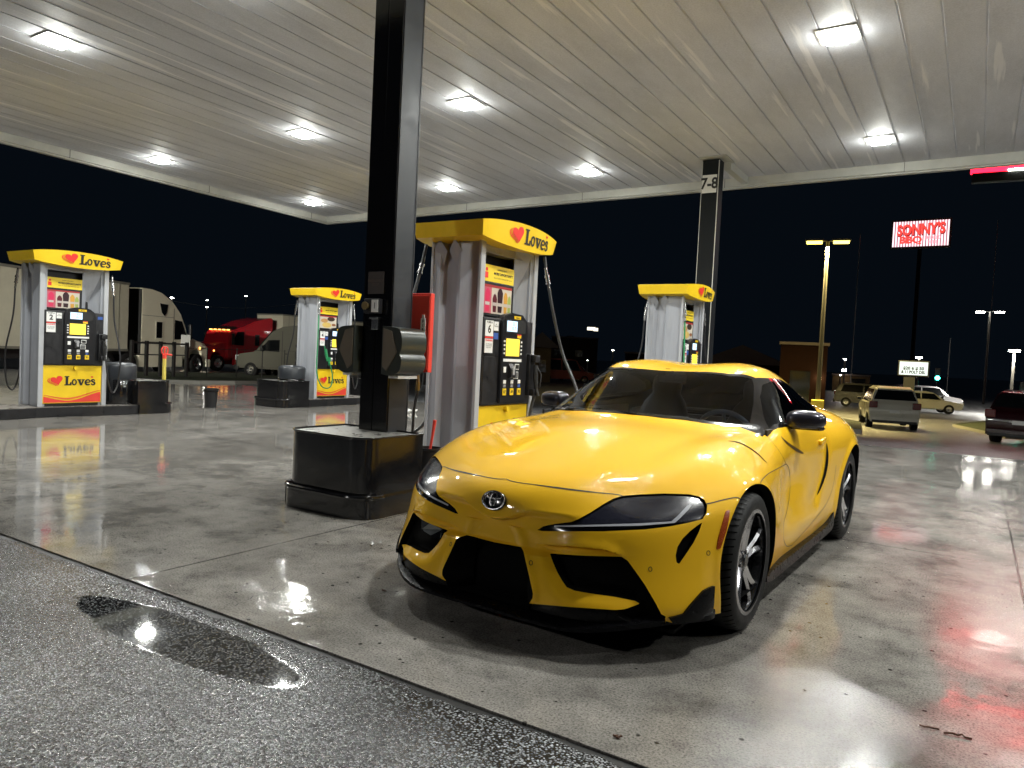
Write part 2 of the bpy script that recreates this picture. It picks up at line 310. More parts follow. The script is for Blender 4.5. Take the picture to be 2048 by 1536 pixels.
# ================================================================ canopy
deckm=bpy.data.materials.new('canopy_panels'); deckm.use_nodes=True; nt=deckm.node_tree; b=nt.nodes['Principled BSDF']; L=nt.links
tc=node(nt,'ShaderNodeTexCoord'); mp=node(nt,'ShaderNodeMapping'); mp.inputs['Scale'].default_value=(1.2,.35,1); L.new(tc.outputs['Object'],mp.inputs[0])
n1=node(nt,'ShaderNodeTexNoise',i_Scale=1.1,i_Detail=9.,i_Roughness=.68); L.new(mp.outputs[0],n1.inputs['Vector'])
n2=node(nt,'ShaderNodeTexNoise',i_Scale=60.,i_Detail=3.); L.new(tc.outputs['Object'],n2.inputs['Vector'])
mp3=node(nt,'ShaderNodeMapping'); mp3.inputs['Scale'].default_value=(5.,.25,1); L.new(tc.outputs['Object'],mp3.inputs[0]); n3=node(nt,'ShaderNodeTexNoise',i_Scale=1.3,i_Detail=4.); L.new(mp3.outputs[0],n3.inputs['Vector'])
mx=node(nt,'ShaderNodeMixRGB',blend_type='MIX'); mx.inputs[1].default_value=(.52,.53,.57,1); mx.inputs[2].default_value=(.66,.67,.715,1); L.new(ramp(nt,n1.outputs['Fac'],[(.36,0.),(.62,1.)]),mx.inputs[0])
m2=node(nt,'ShaderNodeMixRGB',blend_type='MULTIPLY'); m2.inputs[0].default_value=.5; L.new(mx.outputs[0],m2.inputs[1]); L.new(ramp(nt,n2.outputs['Fac'],[(.3,.72),(.7,1.1)]),m2.inputs[2])
m3=node(nt,'ShaderNodeMixRGB',blend_type='MIX'); m3.inputs[2].default_value=(.84,.83,.84,1); L.new(m2.outputs[0],m3.inputs[1]); L.new(ramp(nt,n3.outputs['Fac'],[(.62,0.),(.66,.7)]),m3.inputs[0])
L.new(m3.outputs[0],b.inputs['Base Color']); b.inputs['Roughness'].default_value=.6; bp=node(nt,'ShaderNodeBump',i_Strength=.15,i_Distance=.004); L.new(n1.outputs['Fac'],bp.inputs['Height']); L.new(bp.outputs[0],b.inputs['Normal'])
CX0,CX1,CY0,CY1=-15.10,10.6,3.2,14.10
can=thing('canopy',((CX0+CX1)/2,(CY0+CY1)/2,5),'broad flat forecourt canopy with a grey panelled underside and pale edge trim','canopy')
can_inv=-np.array(can.location)
def incan(o): o.location=can_inv; return o
mb=MB(); x=-3.58-.381*31
while x<CX1:
    a,b2=max(x,CX0),min(x+.381,CX1)
    if b2-a>.02:
        for (xa,xb,dz0,dz1) in ((a+.004,b2-.020,0,0),(b2-.020,b2-.014,0,.010),(b2-.014,b2-.006,.010,.010),(b2-.006,b2+.004,.010,-.006)):
            mb.add([(xa,CY0,CZ(xa,CY0)+dz0),(xb,CY0,CZ(xb,CY0)+dz1),(xb,CY1,CZ(xb,CY1)+dz1),(xa,CY1,CZ(xa,CY1)+dz0)],[(0,3,2,1)])
    x+=.381
deck=mkmesh('ceiling_panels',mb.v,mb.f,deckm,can); incan(deck)
mb=MB()
def trim(p,q,nx,ny):   # edge trim between corners p,q with outward normal
    prof=[(0,.04),(0,-.15),(.035,-.165),(.035,-.185),(.12,-.19),(.12,.95),(.0,.95)]
    V_=[]
    for (x,y) in (p,q):
        for o_,z_ in prof: V_.append((x+nx*o_+(0 if nx else (o_ if x>0 else -o_)),y+ny*o_+(0 if ny else (o_ if y>8 else -o_)),CZ(x,y)+z_))
    k=len(prof); mb.add(V_,[(i,(i+1)%k,k+(i+1)%k,k+i) for i in range(k)])
trim((CX0,CY0),(CX0,CY1),-1,0); trim((CX0,CY1),(CX1,CY1),0,1); trim((CX1,CY0),(CX1,CY1),1,0); trim((CX0,CY0),(CX1,CY0),0,-1)
trimm=mat('edge_trim',(.50,.50,.46),.4,noise=(3,.12,.1)); incan(mb.build('edge_trim',trimm,can))
jm_=mat('joint_dark',(.06,.06,.055),.5)
for k in range(9):
    x=CX0+1.6+k*3.05; mb=MB(); mb.box((x,CY1-.006,CZ(x,CY1)-.16),(x+.008,CY1+.10,CZ(x,CY1)-.0)); incan(mb.build('trim_joint',jm_,can))
for k in range(4): y=CY0+1.2+k*3.05; mb=MB(); mb.box((CX0-.10,y,CZ(CX0,y)-.16),(CX0+.006,y+.008,CZ(CX0,y))); incan(mb.build('trim_joint',jm_,can))
mb=MB(); mb.add([(CX0-.12,CY0-.12,CZ(CX0,CY0)+.94),(CX1+.12,CY0-.12,CZ(CX1,CY0)+.94),(CX1+.12,CY1+.12,CZ(CX1,CY1)+.94),(CX0-.12,CY1+.12,CZ(CX0,CY1)+.94)],[(0,1,2,3)]); incan(mb.build('roof_sheet',M['white_metal'],can))
# box conduit at the 7-8 post
mb=MB(); mb.box((-4.02,12.95,4.70),(-3.90,CY1-.002,4.86)); mb.box((-4.34,12.50,4.825),(-3.86,13.02,4.838)); incan(mb.build('conduit_box',trimm,can))
# ---- canopy lights
lampm=mat('lamp_housing',(.62,.62,.58),.35)
LX=[-14.04,-9.90,-6.50,-1.52,1.45,6.45]; LY=[4.69,8.64,12.63]
rowname={0:'near row',1:'middle row',2:'far row'}
lname={(0,0):'leftmost canopy light of the near row, by the top left corner',(0,1):'leftmost canopy light of the middle row near the left canopy edge',(0,2):'canopy light closest to the far left corner of the canopy',
 (1,0):'canopy light high at the top left above the first pump',(1,1):'second canopy light of the middle row, left of the tall black pillar',(1,2):'second canopy light of the far row, just right of the tall pillar',
 (2,0):'canopy light of the near row above the tall pillar, out of the top edge',(2,1):'canopy light of the middle row right of the tall black pillar',(2,2):'canopy light of the far row between the two pillars',
 (3,0):'canopy light of the near row above the yellow coupe',(3,1):'large bright canopy light at the top right',(3,2):'canopy light of the far row right of the 7-8 post',
 (4,0):'near row canopy light over the lane right of the coupe',(4,1):'middle row canopy light over the lane right of the coupe',(4,2):'far row canopy light over the lane right of the coupe',
 (5,0):'near row canopy light at the right end of the canopy',(5,1):'middle row canopy light at the right end of the canopy',(5,2):'far row canopy light at the right end of the canopy'}
for i,x in enumerate(LX):
    for j,y in enumerate(LY):
        z=CZ(x,y)-.008; t=thing('canopy_light',(x,y,z),lname[(i,j)],'ceiling light','lights recessed in the canopy')
        mb=MB(); mb.box((-.21,-.20,-.006),(.21,.20,.004),.003); mb.box((-.19,-.03,-.022),(-.165,.03,-.012),.003); mb.build('housing',lampm,t)
        mb=MB(); mb.box((-.135,-.135,-.050),(.135,.135,-.008),.018); mb.build('lens',M['lit_lens'],t)
        l=bpy.data.lights.new('canopy_lamp','AREA'); l.shape='SQUARE'; l.size=.22; l.energy=LAMP_W; l.color=(.985,1,.965); l.spread=math.radians(170)
        o=bpy.data.objects.new('lamp_glow',l); col.objects.link(o); o.parent=t; o.location=(0,0,-.052)
        l=bpy.data.lights.new('canopy_lamp_side','POINT'); l.energy=5; l.shadow_soft_size=.06; l.color=(.985,1,.955)
        o=bpy.data.objects.new('lamp_side_glow',l); col.objects.link(o); o.parent=t; o.location=(0,0,-.13)
# ---- pillars
def text_mesh(s,size=1.,bold=0.,sx_=1.):
    cu=bpy.data.curves.new('t','FONT'); cu.body=s; cu.size=size; cu.offset=bold; cu.align_x='CENTER'; cu.align_y='CENTER'; cu.resolution_u=3
    o=bpy.data.objects.new('t',cu); col.objects.link(o); dg=bpy.context.evaluated_depsgraph_get(); dg.update(); me=o.evaluated_get(dg).to_mesh()
    V_=[(v.co.x*sx_,v.co.y) for v in me.vertices]; F_=[tuple(p.vertices) for p in me.polygons]; o.evaluated_get(dg).to_mesh_clear(); bpy.data.objects.remove(o); return V_,F_
def put_text(s,size,parent,m,fn,bold=0.,sx_=1.,name='lettering'):
    V_,F_=text_mesh(s,size,bold,sx_); return mkmesh(name,[fn(a,b) for a,b in V_],F_,m,parent)
PX=-4.15; M['post_paint']=mat('post_paint',(.012,.014,.016),.6,spec=.12)
M['pillar_gloss']=mat('pillar_gloss',(.006,.006,.007),.10,spec=.3,coat=.5,coat_r=.04,bump=(110,.22,.0025))
def pillar(y,label,main):
    t=thing('canopy_pillar',(PX,y,0),label,'pillar',None); hx,hy=.150,.125
    z0=.60 if main else .60; z1=CZ(PX,y)-.03
    mb=MB(); mb.box((-hx+.006,-hy+.006,z0-.3),(hx-.006,hy-.006,z1-(0 if main else 0))); mb.build('core',M['black_gloss'] if main else M['post_paint'],t)
    if main:
        mb=MB(); mb.box((-hx,-hy,z0-.02),(-.012,-hy+.012,z1),.002); mb.box((.004,-hy,z0-.02),(hx,-hy+.012,z1),.002); mb.build('front_cladding',M['pillar_gloss'],t)
        mb=MB(); mb.box((hx-.006,-hy+.014,z0-.02),(hx+.002,hy,z1)); mb.box((-hx-.002,-hy+.014,z0-.02),(-hx+.006,hy,z1)); mb.build('side_cladding',M['dark_paint'],t)
        mb=MB(); mb.box((hx+.002,-hy+.014,z0),(hx+.006,-hy+.026,z1)); mb.box((hx+.002,hy-.012,z0),(hx+.006,hy,z1)); mb.build('edge_strip',M['black_plastic'],t)
    else:
        mb=MB(); mb.box((-hx,-hy,z0-.02),(hx,-hy+.008,z1)); mb.box((hx-.008,-hy+.008,z0),(hx,hy,z1)); mb.box((-hx,-hy+.008,z0),(-hx+.008,hy,z1)); mb.build('cladding',M['post_paint'],t)
        mb=MB(); mb.box((hx-.012,-hy-.004,z0),(hx+.002,-hy,z1-.02)); mb.box((-hx,-hy-.004,z0),(-hx+.008,-hy,z1-.02)); mb.build('edge_strip',M['white_metal'],t)
        sg=thing('number_sign',(PX-.005,y-hy-.012,4.39),'white sign reading 7-8 high on the far post','sign')
        mb=MB(); mb.box((-.128,-.005,-.155),(.128,.0,.155),.002); mb.build('plate',M['white_label'],sg)
        put_text('7-8',.26,sg,M['black_ink'],lambda a,b:(a,-.0075,b),.008,.88)
    return t
pm=pillar(4.575,'tall black square pillar in front of the big pump, rising out of the picture',True)
pf=pillar(12.75,'slim dark pillar behind the far right pump carrying the 7-8 sign',False)
# ================================================================ islands
guardm=M['black_gloss']; topm=mat('guard_top',(.17,.165,.15),.35,noise=(9,.6,.15),bump=(40,.3,.003))
curbc=mat('island_concrete',(.22,.20,.18),.3,noise=(5,.3,.15),bump=(50,.3,.003))
def outline_end(hw,L,r,n=6,r2=.05):   # plan of a guard: rounded at the outer (-y) end
    P=[]
    for cx_,cy_,a0 in ((-hw+r,r,math.pi),(hw-r,r,1.5*math.pi)):
        for k in range(n+1): a=a0+math.pi/2*k/n; P.append((cx_+r*math.cos(a),cy_+r*math.sin(a)))
    P+=[(hw,L),(-hw,L)]; return P
def guard(cx_,y,rot,L,label,top=.60,ledge=True):
    t=thing('island_guard',(cx_,y,0),label,'bollard guard','guards at the ends of the islands',rz=rot)
    mb=MB(); P=outline_end(.43,L,.17,8); Z=[.146,.19,top-.01]; n=len(P)
    mb.prism(P,.150,top-.006,cap=False); mb.build('shell',guardm,t,smooth=40)
    mb=MB(); mb.prism([(a*.985,.008+b*.975) for a,b in P],top-.03,top-.012); mb.build('fill',topm,t)
    mb=MB(); Q=[(p[0],p[1],top-.006) for p in P]; Q.append(Q[0]); mb.tube(Q,.008,n=6,cap=False); mb.build('top_rim',guardm,t,smooth=60)
    mb=MB(); Q=outline_end(.47,L+.02,.20,8); Q=[(a,b-.035) for a,b in Q]
    mb.prism(Q,.0,.155); R=[(p[0]*1.005,p[1],.162) for p in Q[:-2]]; R=[(.472,L-.03,.162)][::-1] and R; mb.tube(R,.017,n=8); mb.build('base_ring',guardm,t,smooth=40)
    return t
def island(cx_,y0,y1,label):
    t=thing('pump_island',(cx_,(y0+y1)/2,0),label,'pump island','raised islands under the pumps'); h=(y1-y0)/2
    P=[(-.44,-h),(.44,-h),(.44,-h+1.15),(.36,-h+1.42),(.36,h-1.42),(.44,h-1.15),(.44,h),(-.44,h),(-.44,h-1.15),(-.36,h-1.42),(-.36,-h+1.42),(-.44,-h+1.15)]
    mb=MB(); mb.prism(P,0,.145,cap=True); mb.build('kerb',M['black_plastic'],t,bev=.008)
    mb=MB(); mb.prism([(a*.93,b*.985) for a,b in P],.12,.150); mb.build('top',curbc,t); return t
RX=-12.0
island(PX,3.95,7.45,'black edged island under the big pump behind the coupe'); island(PX,9.85,13.35,'island under the far pump in line with the coupe')
island(RX,3.95,7.45,'black kerbed island under the leftmost pump'); island(RX,9.85,13.35,'black kerbed island under the pump left of the tall pillar')
guard(PX,3.92,0,.66,'big black rounded guard box at the foot of the tall pillar',.60)
guard(PX,7.46,math.pi,.62,'black guard box hidden behind the coupe at the far end of the island',.55)
guard(PX,9.84,0,.70,'black guard box behind the coupe roof at the far pump',.55); guard(PX,13.38,math.pi,.85,'black guard box at the foot of the far 7-8 post',.60)
guard(RX,3.92,0,.66,'black guard box at the near end of the leftmost island',.55); guard(RX,7.48,math.pi,.62,'black guard box right of the leftmost pump',.545)
guard(RX,9.80,0,.70,'black guard box left of the pump with the green hose',.53); guard(RX,13.38,math.pi,.85,'black guard box at the far end of the island beyond the tall pillar',.55)
# ================================================================ logo drawing (flat polygons: u right, v up, about 1 high lettering)
def stroke(P,w,n=6,sm=True):
    P=catmull(P,n) if sm else [np.array(p,float) for p in P]; V_=[];m_=len(P)
    for i,p in enumerate(P):
        t=P[min(i+1,m_-1)]-P[max(i-1,0)]; t=t/(np.linalg.norm(t)+1e-9); q=np.array([-t[1],t[0]]); ww=w[min(int(i/(m_-1)*(len(w)-1)+.5),len(w)-1)] if isinstance(w,(list,tuple)) else w
        V_+=[tuple(p-q*ww/2),tuple(p+q*ww/2)]
    return V_,[(2*i,2*i+1,2*i+3,2*i+2) for i in range(m_-1)]
def glyphs():
    S=[]   # list of (V,F)
    def poly(P): S.append((P,[tuple(range(len(P)))]))
    poly([(0,0),(.62,0),(.62,.34),(.50,.34),(.46,.14),(.33,.14),(.33,.88),(.42,.90),(.42,1.0),(.02,1.0),(.02,.90),(.11,.88),(.11,.12),(0,.10)])
    t=np.linspace(0,2*math.pi,25); V_=[];
    for a in t: V_+=[(.86+.235*math.cos(a),.34+.345*math.sin(a)),(.86+.10*math.cos(a),.34+.20*math.sin(a))]
    S.append((V_,[(2*i,2*i+1,2*i+3,2*i+2) for i in range(24)]))
    poly([(1.10,.66),(1.46,.66),(1.46,.56),(1.40,.56),(1.48,.26),(1.56,.56),(1.50,.56),(1.50,.66),(1.78,.66),(1.78,.56),(1.72,.55),(1.55,0),(1.37,0),(1.18,.55),(1.10,.56)])
    S.append(stroke([(1.92,.32),(2.22,.36),(2.225,.50),(2.10,.60),(1.93,.56),(1.85,.34),(1.92,.10),(2.08,.055),(2.25,.12)],[.11,.11,.12,.13,.15,.19,.17,.14,.09],5))
    S.append(stroke([(2.66,.47),(2.60,.60),(2.48,.62),(2.39,.52),(2.48,.40),(2.62,.31),(2.67,.17),(2.57,.055),(2.44,.07),(2.35,.19)],[.12,.11,.14,.16,.17,.17,.16,.14,.11,.12],5))
    return S
GL=glyphs()
def heart(cx_,cy_,r,rot=0):
    P=[]
    for k in range(28):
        t=2*math.pi*k/28; x=16*math.sin(t)**3/17; y=(13*math.cos(t)-5*math.cos(2*t)-2*math.cos(3*t)-math.cos(4*t))/17
        P.append((cx_+r*(x*math.cos(rot)-y*math.sin(rot)),cy_+r*(x*math.sin(rot)+y*math.cos(rot))))
    return P
def logo(parent,fn0,H):
    fn=lambda a,b: fn0(a*1.2,b)
    return _logo(parent,fn,H)
def _logo(parent,fn,H):   # fn(u,v)->xyz on the panel; H = cap height. Centred.
    W=3.95; u0=-W/2*H
    V_=[];F_=[]
    for v,f in GL:
        n=len(V_); V_+=[(u0+(1.22+a)*H,(b-.42)*H) for a,b in v]; F_+=[tuple(n+i for i in q) for q in f]
    a=mkmesh('lettering',[fn(p,q) for p,q in V_],F_,M['black_ink'],parent)
    V_=[];F_=[];
    def add(P): n=len(V_); V_.extend(P); F_.append(tuple(range(n,n+len(P))))
    add([(u0+x*H,(y-.42)*H) for x,y in heart(.60,.56,.56,.28)])
    hh=heart(.60,.56,.56,.28); L_=[p for p in hh[14:26]]
    for k,(d0,d1) in enumerate(((.06,.11),(.16,.22))):
        A=[(p[0]-d0*1.1,p[1]-d0*.35) for p in L_]; B=[(p[0]-d1*1.1,p[1]-d1*.35) for p in L_]
        n=len(V_); V_.extend([(u0+x*H,(y-.42)*H) for x,y in A+B]); m_=len(A); F_.extend([(n+i,n+i+1,n+m_+i+1,n+m_+i) for i in range(m_-1)])
    b=mkmesh('heart_emblem',[fn(p,q) for p,q in V_],F_,M['red_ink'],parent)
    Q=[(u0+x*H,(y-.42)*H) for x,y in heart(1.22+2.42,.90,.13,0)]; c=mkmesh('heart_accent',[fn(p,q) for p,q in Q],[tuple(range(len(Q)))],M['red_ink'],parent); return a,b,c
# ================================================================ fuel pump
topper=mat('sale_strip_yellow',(.78,.58,.03),.45); posterm=None
scr_y=emit('screen_yellow',(1,.72,.03),1.1); scr_b=emit('screen_blue',(.55,.78,1),1.2)
hosem=mat('black_hose',(.02,.02,.022),.35,bump=(80,.1,.001))
hw=.505; hd=.29
def rot180(p): return (-p[0],-p[1],p[2])
def poster_material():
    m=bpy.data.materials.new('menu_poster'); m.use_nodes=True; nt=m.node_tree; b=nt.nodes['Principled BSDF']; L=nt.links
    tc=node(nt,'ShaderNodeTexCoord'); mp=node(nt,'ShaderNodeMapping'); mp.inputs['Scale'].default_value=(1,14,7); L.new(tc.outputs['Object'],mp.inputs[0])
    v=node(nt,'ShaderNodeTexVoronoi',i_Scale=1.3); L.new(mp.outputs[0],v.inputs['Vector']); sp=node(nt,'ShaderNodeSeparateXYZ'); L.new(v.outputs['Color'],sp.inputs[0])
    r=nt.nodes.new('ShaderNodeValToRGB'); r.color_ramp.interpolation='CONSTANT'; e=r.color_ramp.elements
    cols=[(0,(.55,.04,.10)),(.2,(.75,.62,.52)),(.42,(.06,.015,.02)),(.55,(.75,.5,.12)),(.7,(.62,.07,.12)),(.82,(.7,.68,.5)),(.92,(.15,.25,.05))]
    while len(e)<len(cols): e.new(.5)
    for q,(p,c) in zip(e,cols): q.position=p; q.color=(*c,1)
    L.new(sp.outputs[0],r.inputs[0]); L.new(r.outputs[0],b.inputs['Base Color']); b.inputs['Roughness'].default_value=.3
    L.new(r.outputs[0],b.inputs['Emission Color']); b.inputs['Emission Strength'].default_value=.12; return m
posterm=poster_material()
def header_pt(side,s,t):
    """side 0: +x face; s in 0..1 along, t in 0..1 up."""
    k=4*s*(1-s)
    y=-hw-.14+(2*hw+.28)*s + (.03*(t-.5) if s>.5 else -.03*(t-.5))*abs(2*s-1)
    z=2.375+ (t-.5)*(.135+.105*k**.9); x=hd+.10+.055*k+.02*(t-.5)
    return x,y,z
def make_pump(cx_,cy_,num,label,green=False,seed=1):
    rn=random.Random(seed)
    t=thing('fuel_pump',(cx_,cy_,0),label,'fuel pump','pumps under the canopy')
    # side panels with vertical flutes
    for s in (-1,1):
        prof=[(-.262,.00),(-.185,.004),(-.145,.062),(-.02,.062),(.015,.008),(.05,.0),(.225,.028),(.262,.028)]
        if s>0: prof=[(-a,b) for a,b in prof][::-1]
        out=[(a,s*(hw-.012-b)) for a,b in prof]; inn=[(.262,s*(hw-.11)),(-.262,s*(hw-.11))] if s<0 else [(.262,s*(hw-.11)),(-.262,s*(hw-.11))]
        if s>0: inn=[(.262,hw-.11),(-.262,hw-.11)]; out=out if out[0][0]<0 else out[::-1]
        poly=out+([(out[-1][0],s*(hw-.11)),(out[0][0],s*(hw-.11))])
        mb=MB(); mb.prism(poly,.155,2.325); mb.build('side_panel',M['grey_metal'],t)
        # folded caps at the top of the flutes
        mb=MB()
        for xc in (-.185,-.01):
            mb.add([(xc-.075,s*(hw-.010),2.20),(xc,s*(hw+.022),2.315),(xc+.075,s*(hw-.010),2.20),(xc,s*(hw-.055),2.02)],[(0,1,2),(0,2,3)])
        mb.build('flute_cap',M['grey_metal'],t)
    mb=MB()
    for sx_ in (-1,1):
        for sy_ in (-1,1): mb.box((sx_*(hd-.028),sy_*hw,.152),(sx_*hd,sy_*(hw-.075),2.225),.006)
    post_parts=mb
    for sx_ in (-1,1):
        for sy_ in (-1,1):
            mb=MB(); mb.box((sx_*(hd-.030),sy_*hw,.152),(sx_*hd,sy_*(hw-.07),2.335),.006); mb.build('corner_post',mat_cache('light_grey',(.42,.43,.45),.35),t)
    # core
    mb=MB(); mb.box((-.24,-hw+.08,.16),(.24,hw-.08,1.60)); mb.box((-.12,-hw+.08,1.60),(.12,hw-.08,2.30)); mb.build('core',M['black_plastic'],t)
    # header
    V_=[];F_=[];NS=16;NT=4
    ring=[]
    for side in (0,1):
        for i in range(NS+1):
            c=[]
            for j in range(NT+1):
                p=header_pt(0,i/NS,j/NT); p=p if side==0 else (-p[0],-p[1],p[2]); c.append(p)
            ring.append(c)
    n=len(ring)
    for c in ring: V_+=c
    k=NT+1
    for i in range(n):
        j=(i+1)%n
        for q in range(NT): F_.append((i*k+q,j*k+q,j*k+q+1,i*k+q+1))
    F_.append(tuple(i*k+NT for i in range(n))); F_.append(tuple(i*k for i in range(n))[::-1])
    mb=MB(); mb.add(V_,F_); hd_=mb.build('header',M['yellow_panel'],t,smooth=30)
    mb=MB(); mb.box((-hd+.05,-hw+.07,2.20),(hd-.05,hw-.07,2.335)); mb.build('soffit',M['grey_metal'],t)
    def fnH(u,v):
        s=(u+hw+.14)/(2*hw+.28); tt=.5+v/(.135+.105*(4*s*(1-s))**.9); p=header_pt(0,s,tt); return (p[0]+.004,p[1],p[2])
    pA=logo(hd_,lambda u,v: fnH(u+.10,v-.002),.148)
    faceparts=list(pA)
    def P(o): faceparts.append(o); return o
    # lower panel
    mb=MB(); mb.box((.24,-hw+.075,.20),(hd-.012,hw-.075,.775),.004); lp=P(mb.build('lower_panel',M['yellow_panel'],t))
    xf=hd-.009
    w0,w1=-hw+.085,hw-.085; N_=24; V_=[];F_=[];V2=[]
    wave=lambda y,o: .275+o+.045*math.sin((y-w0)/(w1-w0)*5.2+2.4)*1.0+.05*((y-w0)/(w1-w0))**2
    for i in range(N_+1):
        y=w0+(w1-w0)*i/N_; V_+=[(xf,y,.212),(xf,y,wave(y,.0))]; V2+=[(xf,y,wave(y,.018)),(xf,y,wave(y,.026+.018*math.sin(math.pi*i/N_)))]
    F_=[(2*i,2*i+2,2*i+3,2*i+1) for i in range(N_)]
    P(mkmesh('red_wave',V_,F_,M['red_panel'],lp)); P(mkmesh('orange_wave',V2,F_,mat_cache('orange_ink',(.75,.14,.03),.45),lp))
    lg=logo(lp,lambda u,v:(xf+.001,u,v+.53),.142); faceparts.extend(lg)
    mb=MB(); mb.box((.22,-hw+.075,.155),(hd-.03,hw-.075,.20)); P(mb.build('kick_plate',M['black_ink'],t))
    mb=MB(); mb.cyl((hd-.012,.02,.735),(hd+.03,.02,.735),.026,n=20); P(mb.build('lock_knob',M['yellow_panel'],lp,smooth=40))
    # keypad cabinet
    mb=MB(); mb.box((.24,-hw+.072,.78),(hd+.012,hw-.072,1.60),.012); cab=P(mb.build('cabinet',M['black_plastic'],t,smooth=40))
    xb=hd+.012
    mb=MB(); mb.box((xb-.004,-hw+.085,1.245),(xb+.003,-.19,1.585),.002); mb.box((xb-.004,-hw+.085,.80),(xb+.003,-.19,1.235),.002); P(mb.build('left_door',M['black_plastic'],cab))
    # bezel with arched hood
    yl,yr=-.165,.30; Pz=[(yl,.80),(yr,.80),(yr+.005,1.52),(yr-.02,1.60),(yr-.10,1.655),(yl+.17,1.665),(yl+.05,1.635),(yl-.005,1.57)]
    mb=MB(); mb.prism(Pz,.24,xb+.028,ax=0); bz_=P(mb.build('bezel',mat_cache('bezel_black',(.012,.012,.014),.3),t,bev=.008,smooth=40))
    xs_=xb+.030
    def plate(name,y0,y1,z0,z1,m,par=bz_,x=None,d=.003):
        x=xs_ if x is None else x; mb=MB(); mb.box((x-.002,y0,z0),(x+d,y1,z1),.0015); return P(mb.build(name,m,par))
    pl=mb=MB(); Q=[(yl+.06,1.58),(yr-.07,1.59),(yr-.10,1.628),(yl+.16,1.637),(yl+.08,1.615)]
    plate('name_plate',.03,.15,1.607,1.637,M['yellow_panel']); 
    put=lambda s,size,par,m,y,z,x,bold=0.,sx_=1.: P(put_text(s,size,par,m,lambda a,b:(x,y+a,z+b),bold,sx_))
    put('#Love',.022,bz_,M['black_ink'],.09,1.622,xs_+.004,.0006)
    plate('display_recess',yl+.05,yr-.05,1.47,1.60,M['black_ink'],d=.002)
    plate('price_display',-.09,.085,1.485,1.585,scr_b,d=.006); put('33\n10.7',.045,bz_,M['blue_ink'],.02,1.535,xs_+.0075,.0008)
    plate('card_label',.10,.17,1.425,1.452,M['yellow_panel']); plate('red_label',.10,.17,1.452,1.462,M['red_ink'])
    plate('screen_frame',-.115,.165,1.235,1.425,M['black_ink'],d=.003); plate('screen',-.095,.140,1.25,1.415,scr_y,d=.006)
    for k in range(4):
        for yy in (-.135,.165): plate('soft_key',yy,yy+.022,1.265+k*.038,1.283+k*.038,M['white_label'],d=.006)
    plate('instruction_strip',-.13,.195,1.195,1.222,M['white_label'])
    # card reader, receipt slot, pin pad
    mb=MB(); mb.prism([(xs_-.002,1.175),(xs_+.035,1.12),(xs_+.035,1.05),(xs_-.002,1.03)],-.03,.05,ax=1); P(mb.build('card_reader',M['black_plastic'],bz_)) 
    plate('card_slot',-.005,.03,1.07,1.15,mat_cache('slot_grey',(.35,.35,.36),.3),x=xs_+.034)
    plate('receipt_cover',-.12,-.075,1.09,1.145,M['white_label']); plate('reader_frame',.08,.155,1.12,1.175,M['white_label']); plate('reader_window',.088,.147,1.128,1.167,M['black_ink'],x=xs_+.003)
    plate('pin_frame',.065,.145,1.03,1.10,M['white_label']); plate('pin_pad',.073,.137,1.036,1.094,mat_cache('pin_grey',(.12,.12,.12),.4),x=xs_+.003)
    for k,yy in enumerate((-.115,.015,.145)):
        plate('grade_label',yy,yy+.048,.985,1.020,M['white_label']); plate('price_label',yy+.003,yy+.046,.948,.976,mat_cache('label_grey',(.25,.25,.26),.4) if k<2 else M['blue_ink'])
        mb=MB(); mb.box((xs_-.002,yy-.008,.872),(xs_+.006,yy+.056,.938),.006); P(mb.build('grade_button',M['yellow_panel'],bz_)); put(('87','89','93')[k],.040,bz_,M['black_ink'],yy+.024,.905,xs_+.0075,.0006)
    # stickers
    xl=xb+.004
    mb=MB(); mb.box((xl-.001,-.415,1.425),(xl+.002,-.285,1.57)); st=P(mb.build('number_label',M['white_label'],cab)); put('PUMP #',.026,st,M['black_ink'],-.35,1.552,xl+.0032,.0005); put(str(num),.105,st,M['black_ink'],-.35,1.487,xl+.0032,.003)
    mb=MB(); mb.box((xl-.001,-.275,1.48),(xl+.002,-.20,1.565)); st2=P(mb.build('notice_label',M['white_label'],cab)); put('NO\nPHONES',.018,st2,M['black_ink'],-.2375,1.53,xl+.0032)
    mb=MB(); mb.box((xl-.001,-.415,1.27),(xl+.002,-.285,1.40)); st3=P(mb.build('warning_label',M['white_label'],cab)); put('WARNING',.024,st3,M['red_ink'],-.35,1.385,xl+.0032,.0008); put('NO SMOKING\nSTOP ENGINE\nKEEP BACK',.016,st3,M['black_ink'],-.35,1.335,xl+.0032)
    mb=MB(); mb.box((xl-.001,-.415,1.405),(xl+.002,-.285,1.421)); P(mb.build('red_strip',M['red_ink'],cab))
    mb=MB(); (mb.box((xl-.001,.335,1.50),(xl+.002,.41,1.545)) if num in (2,) else mb.box((xl-.001,-.275,1.40),(xl+.002,-.20,1.46))); P(mb.build('debit_label',M['blue_ink'],cab))
    # poster and topper
    mb=MB(); mb.box((.20,-.42,1.615),(hd-.035,.115,1.93),.004); fr_=P(mb.build('poster_frame',M['black_plastic'],t))
    mb=MB(); mb.box((hd-.034,-.40,1.64),(hd-.032,.075,1.905)); po=P(mb.build('poster',mat_cache('poster_cream',(.55,.50,.42),.4),fr_)); xp=hd-.031
    def flat(pl,m,dx=0.,nm='cup'): return P(mkmesh(nm,[(xp+dx,a,b) for a,b in pl],[tuple(range(len(pl)))],m,po))
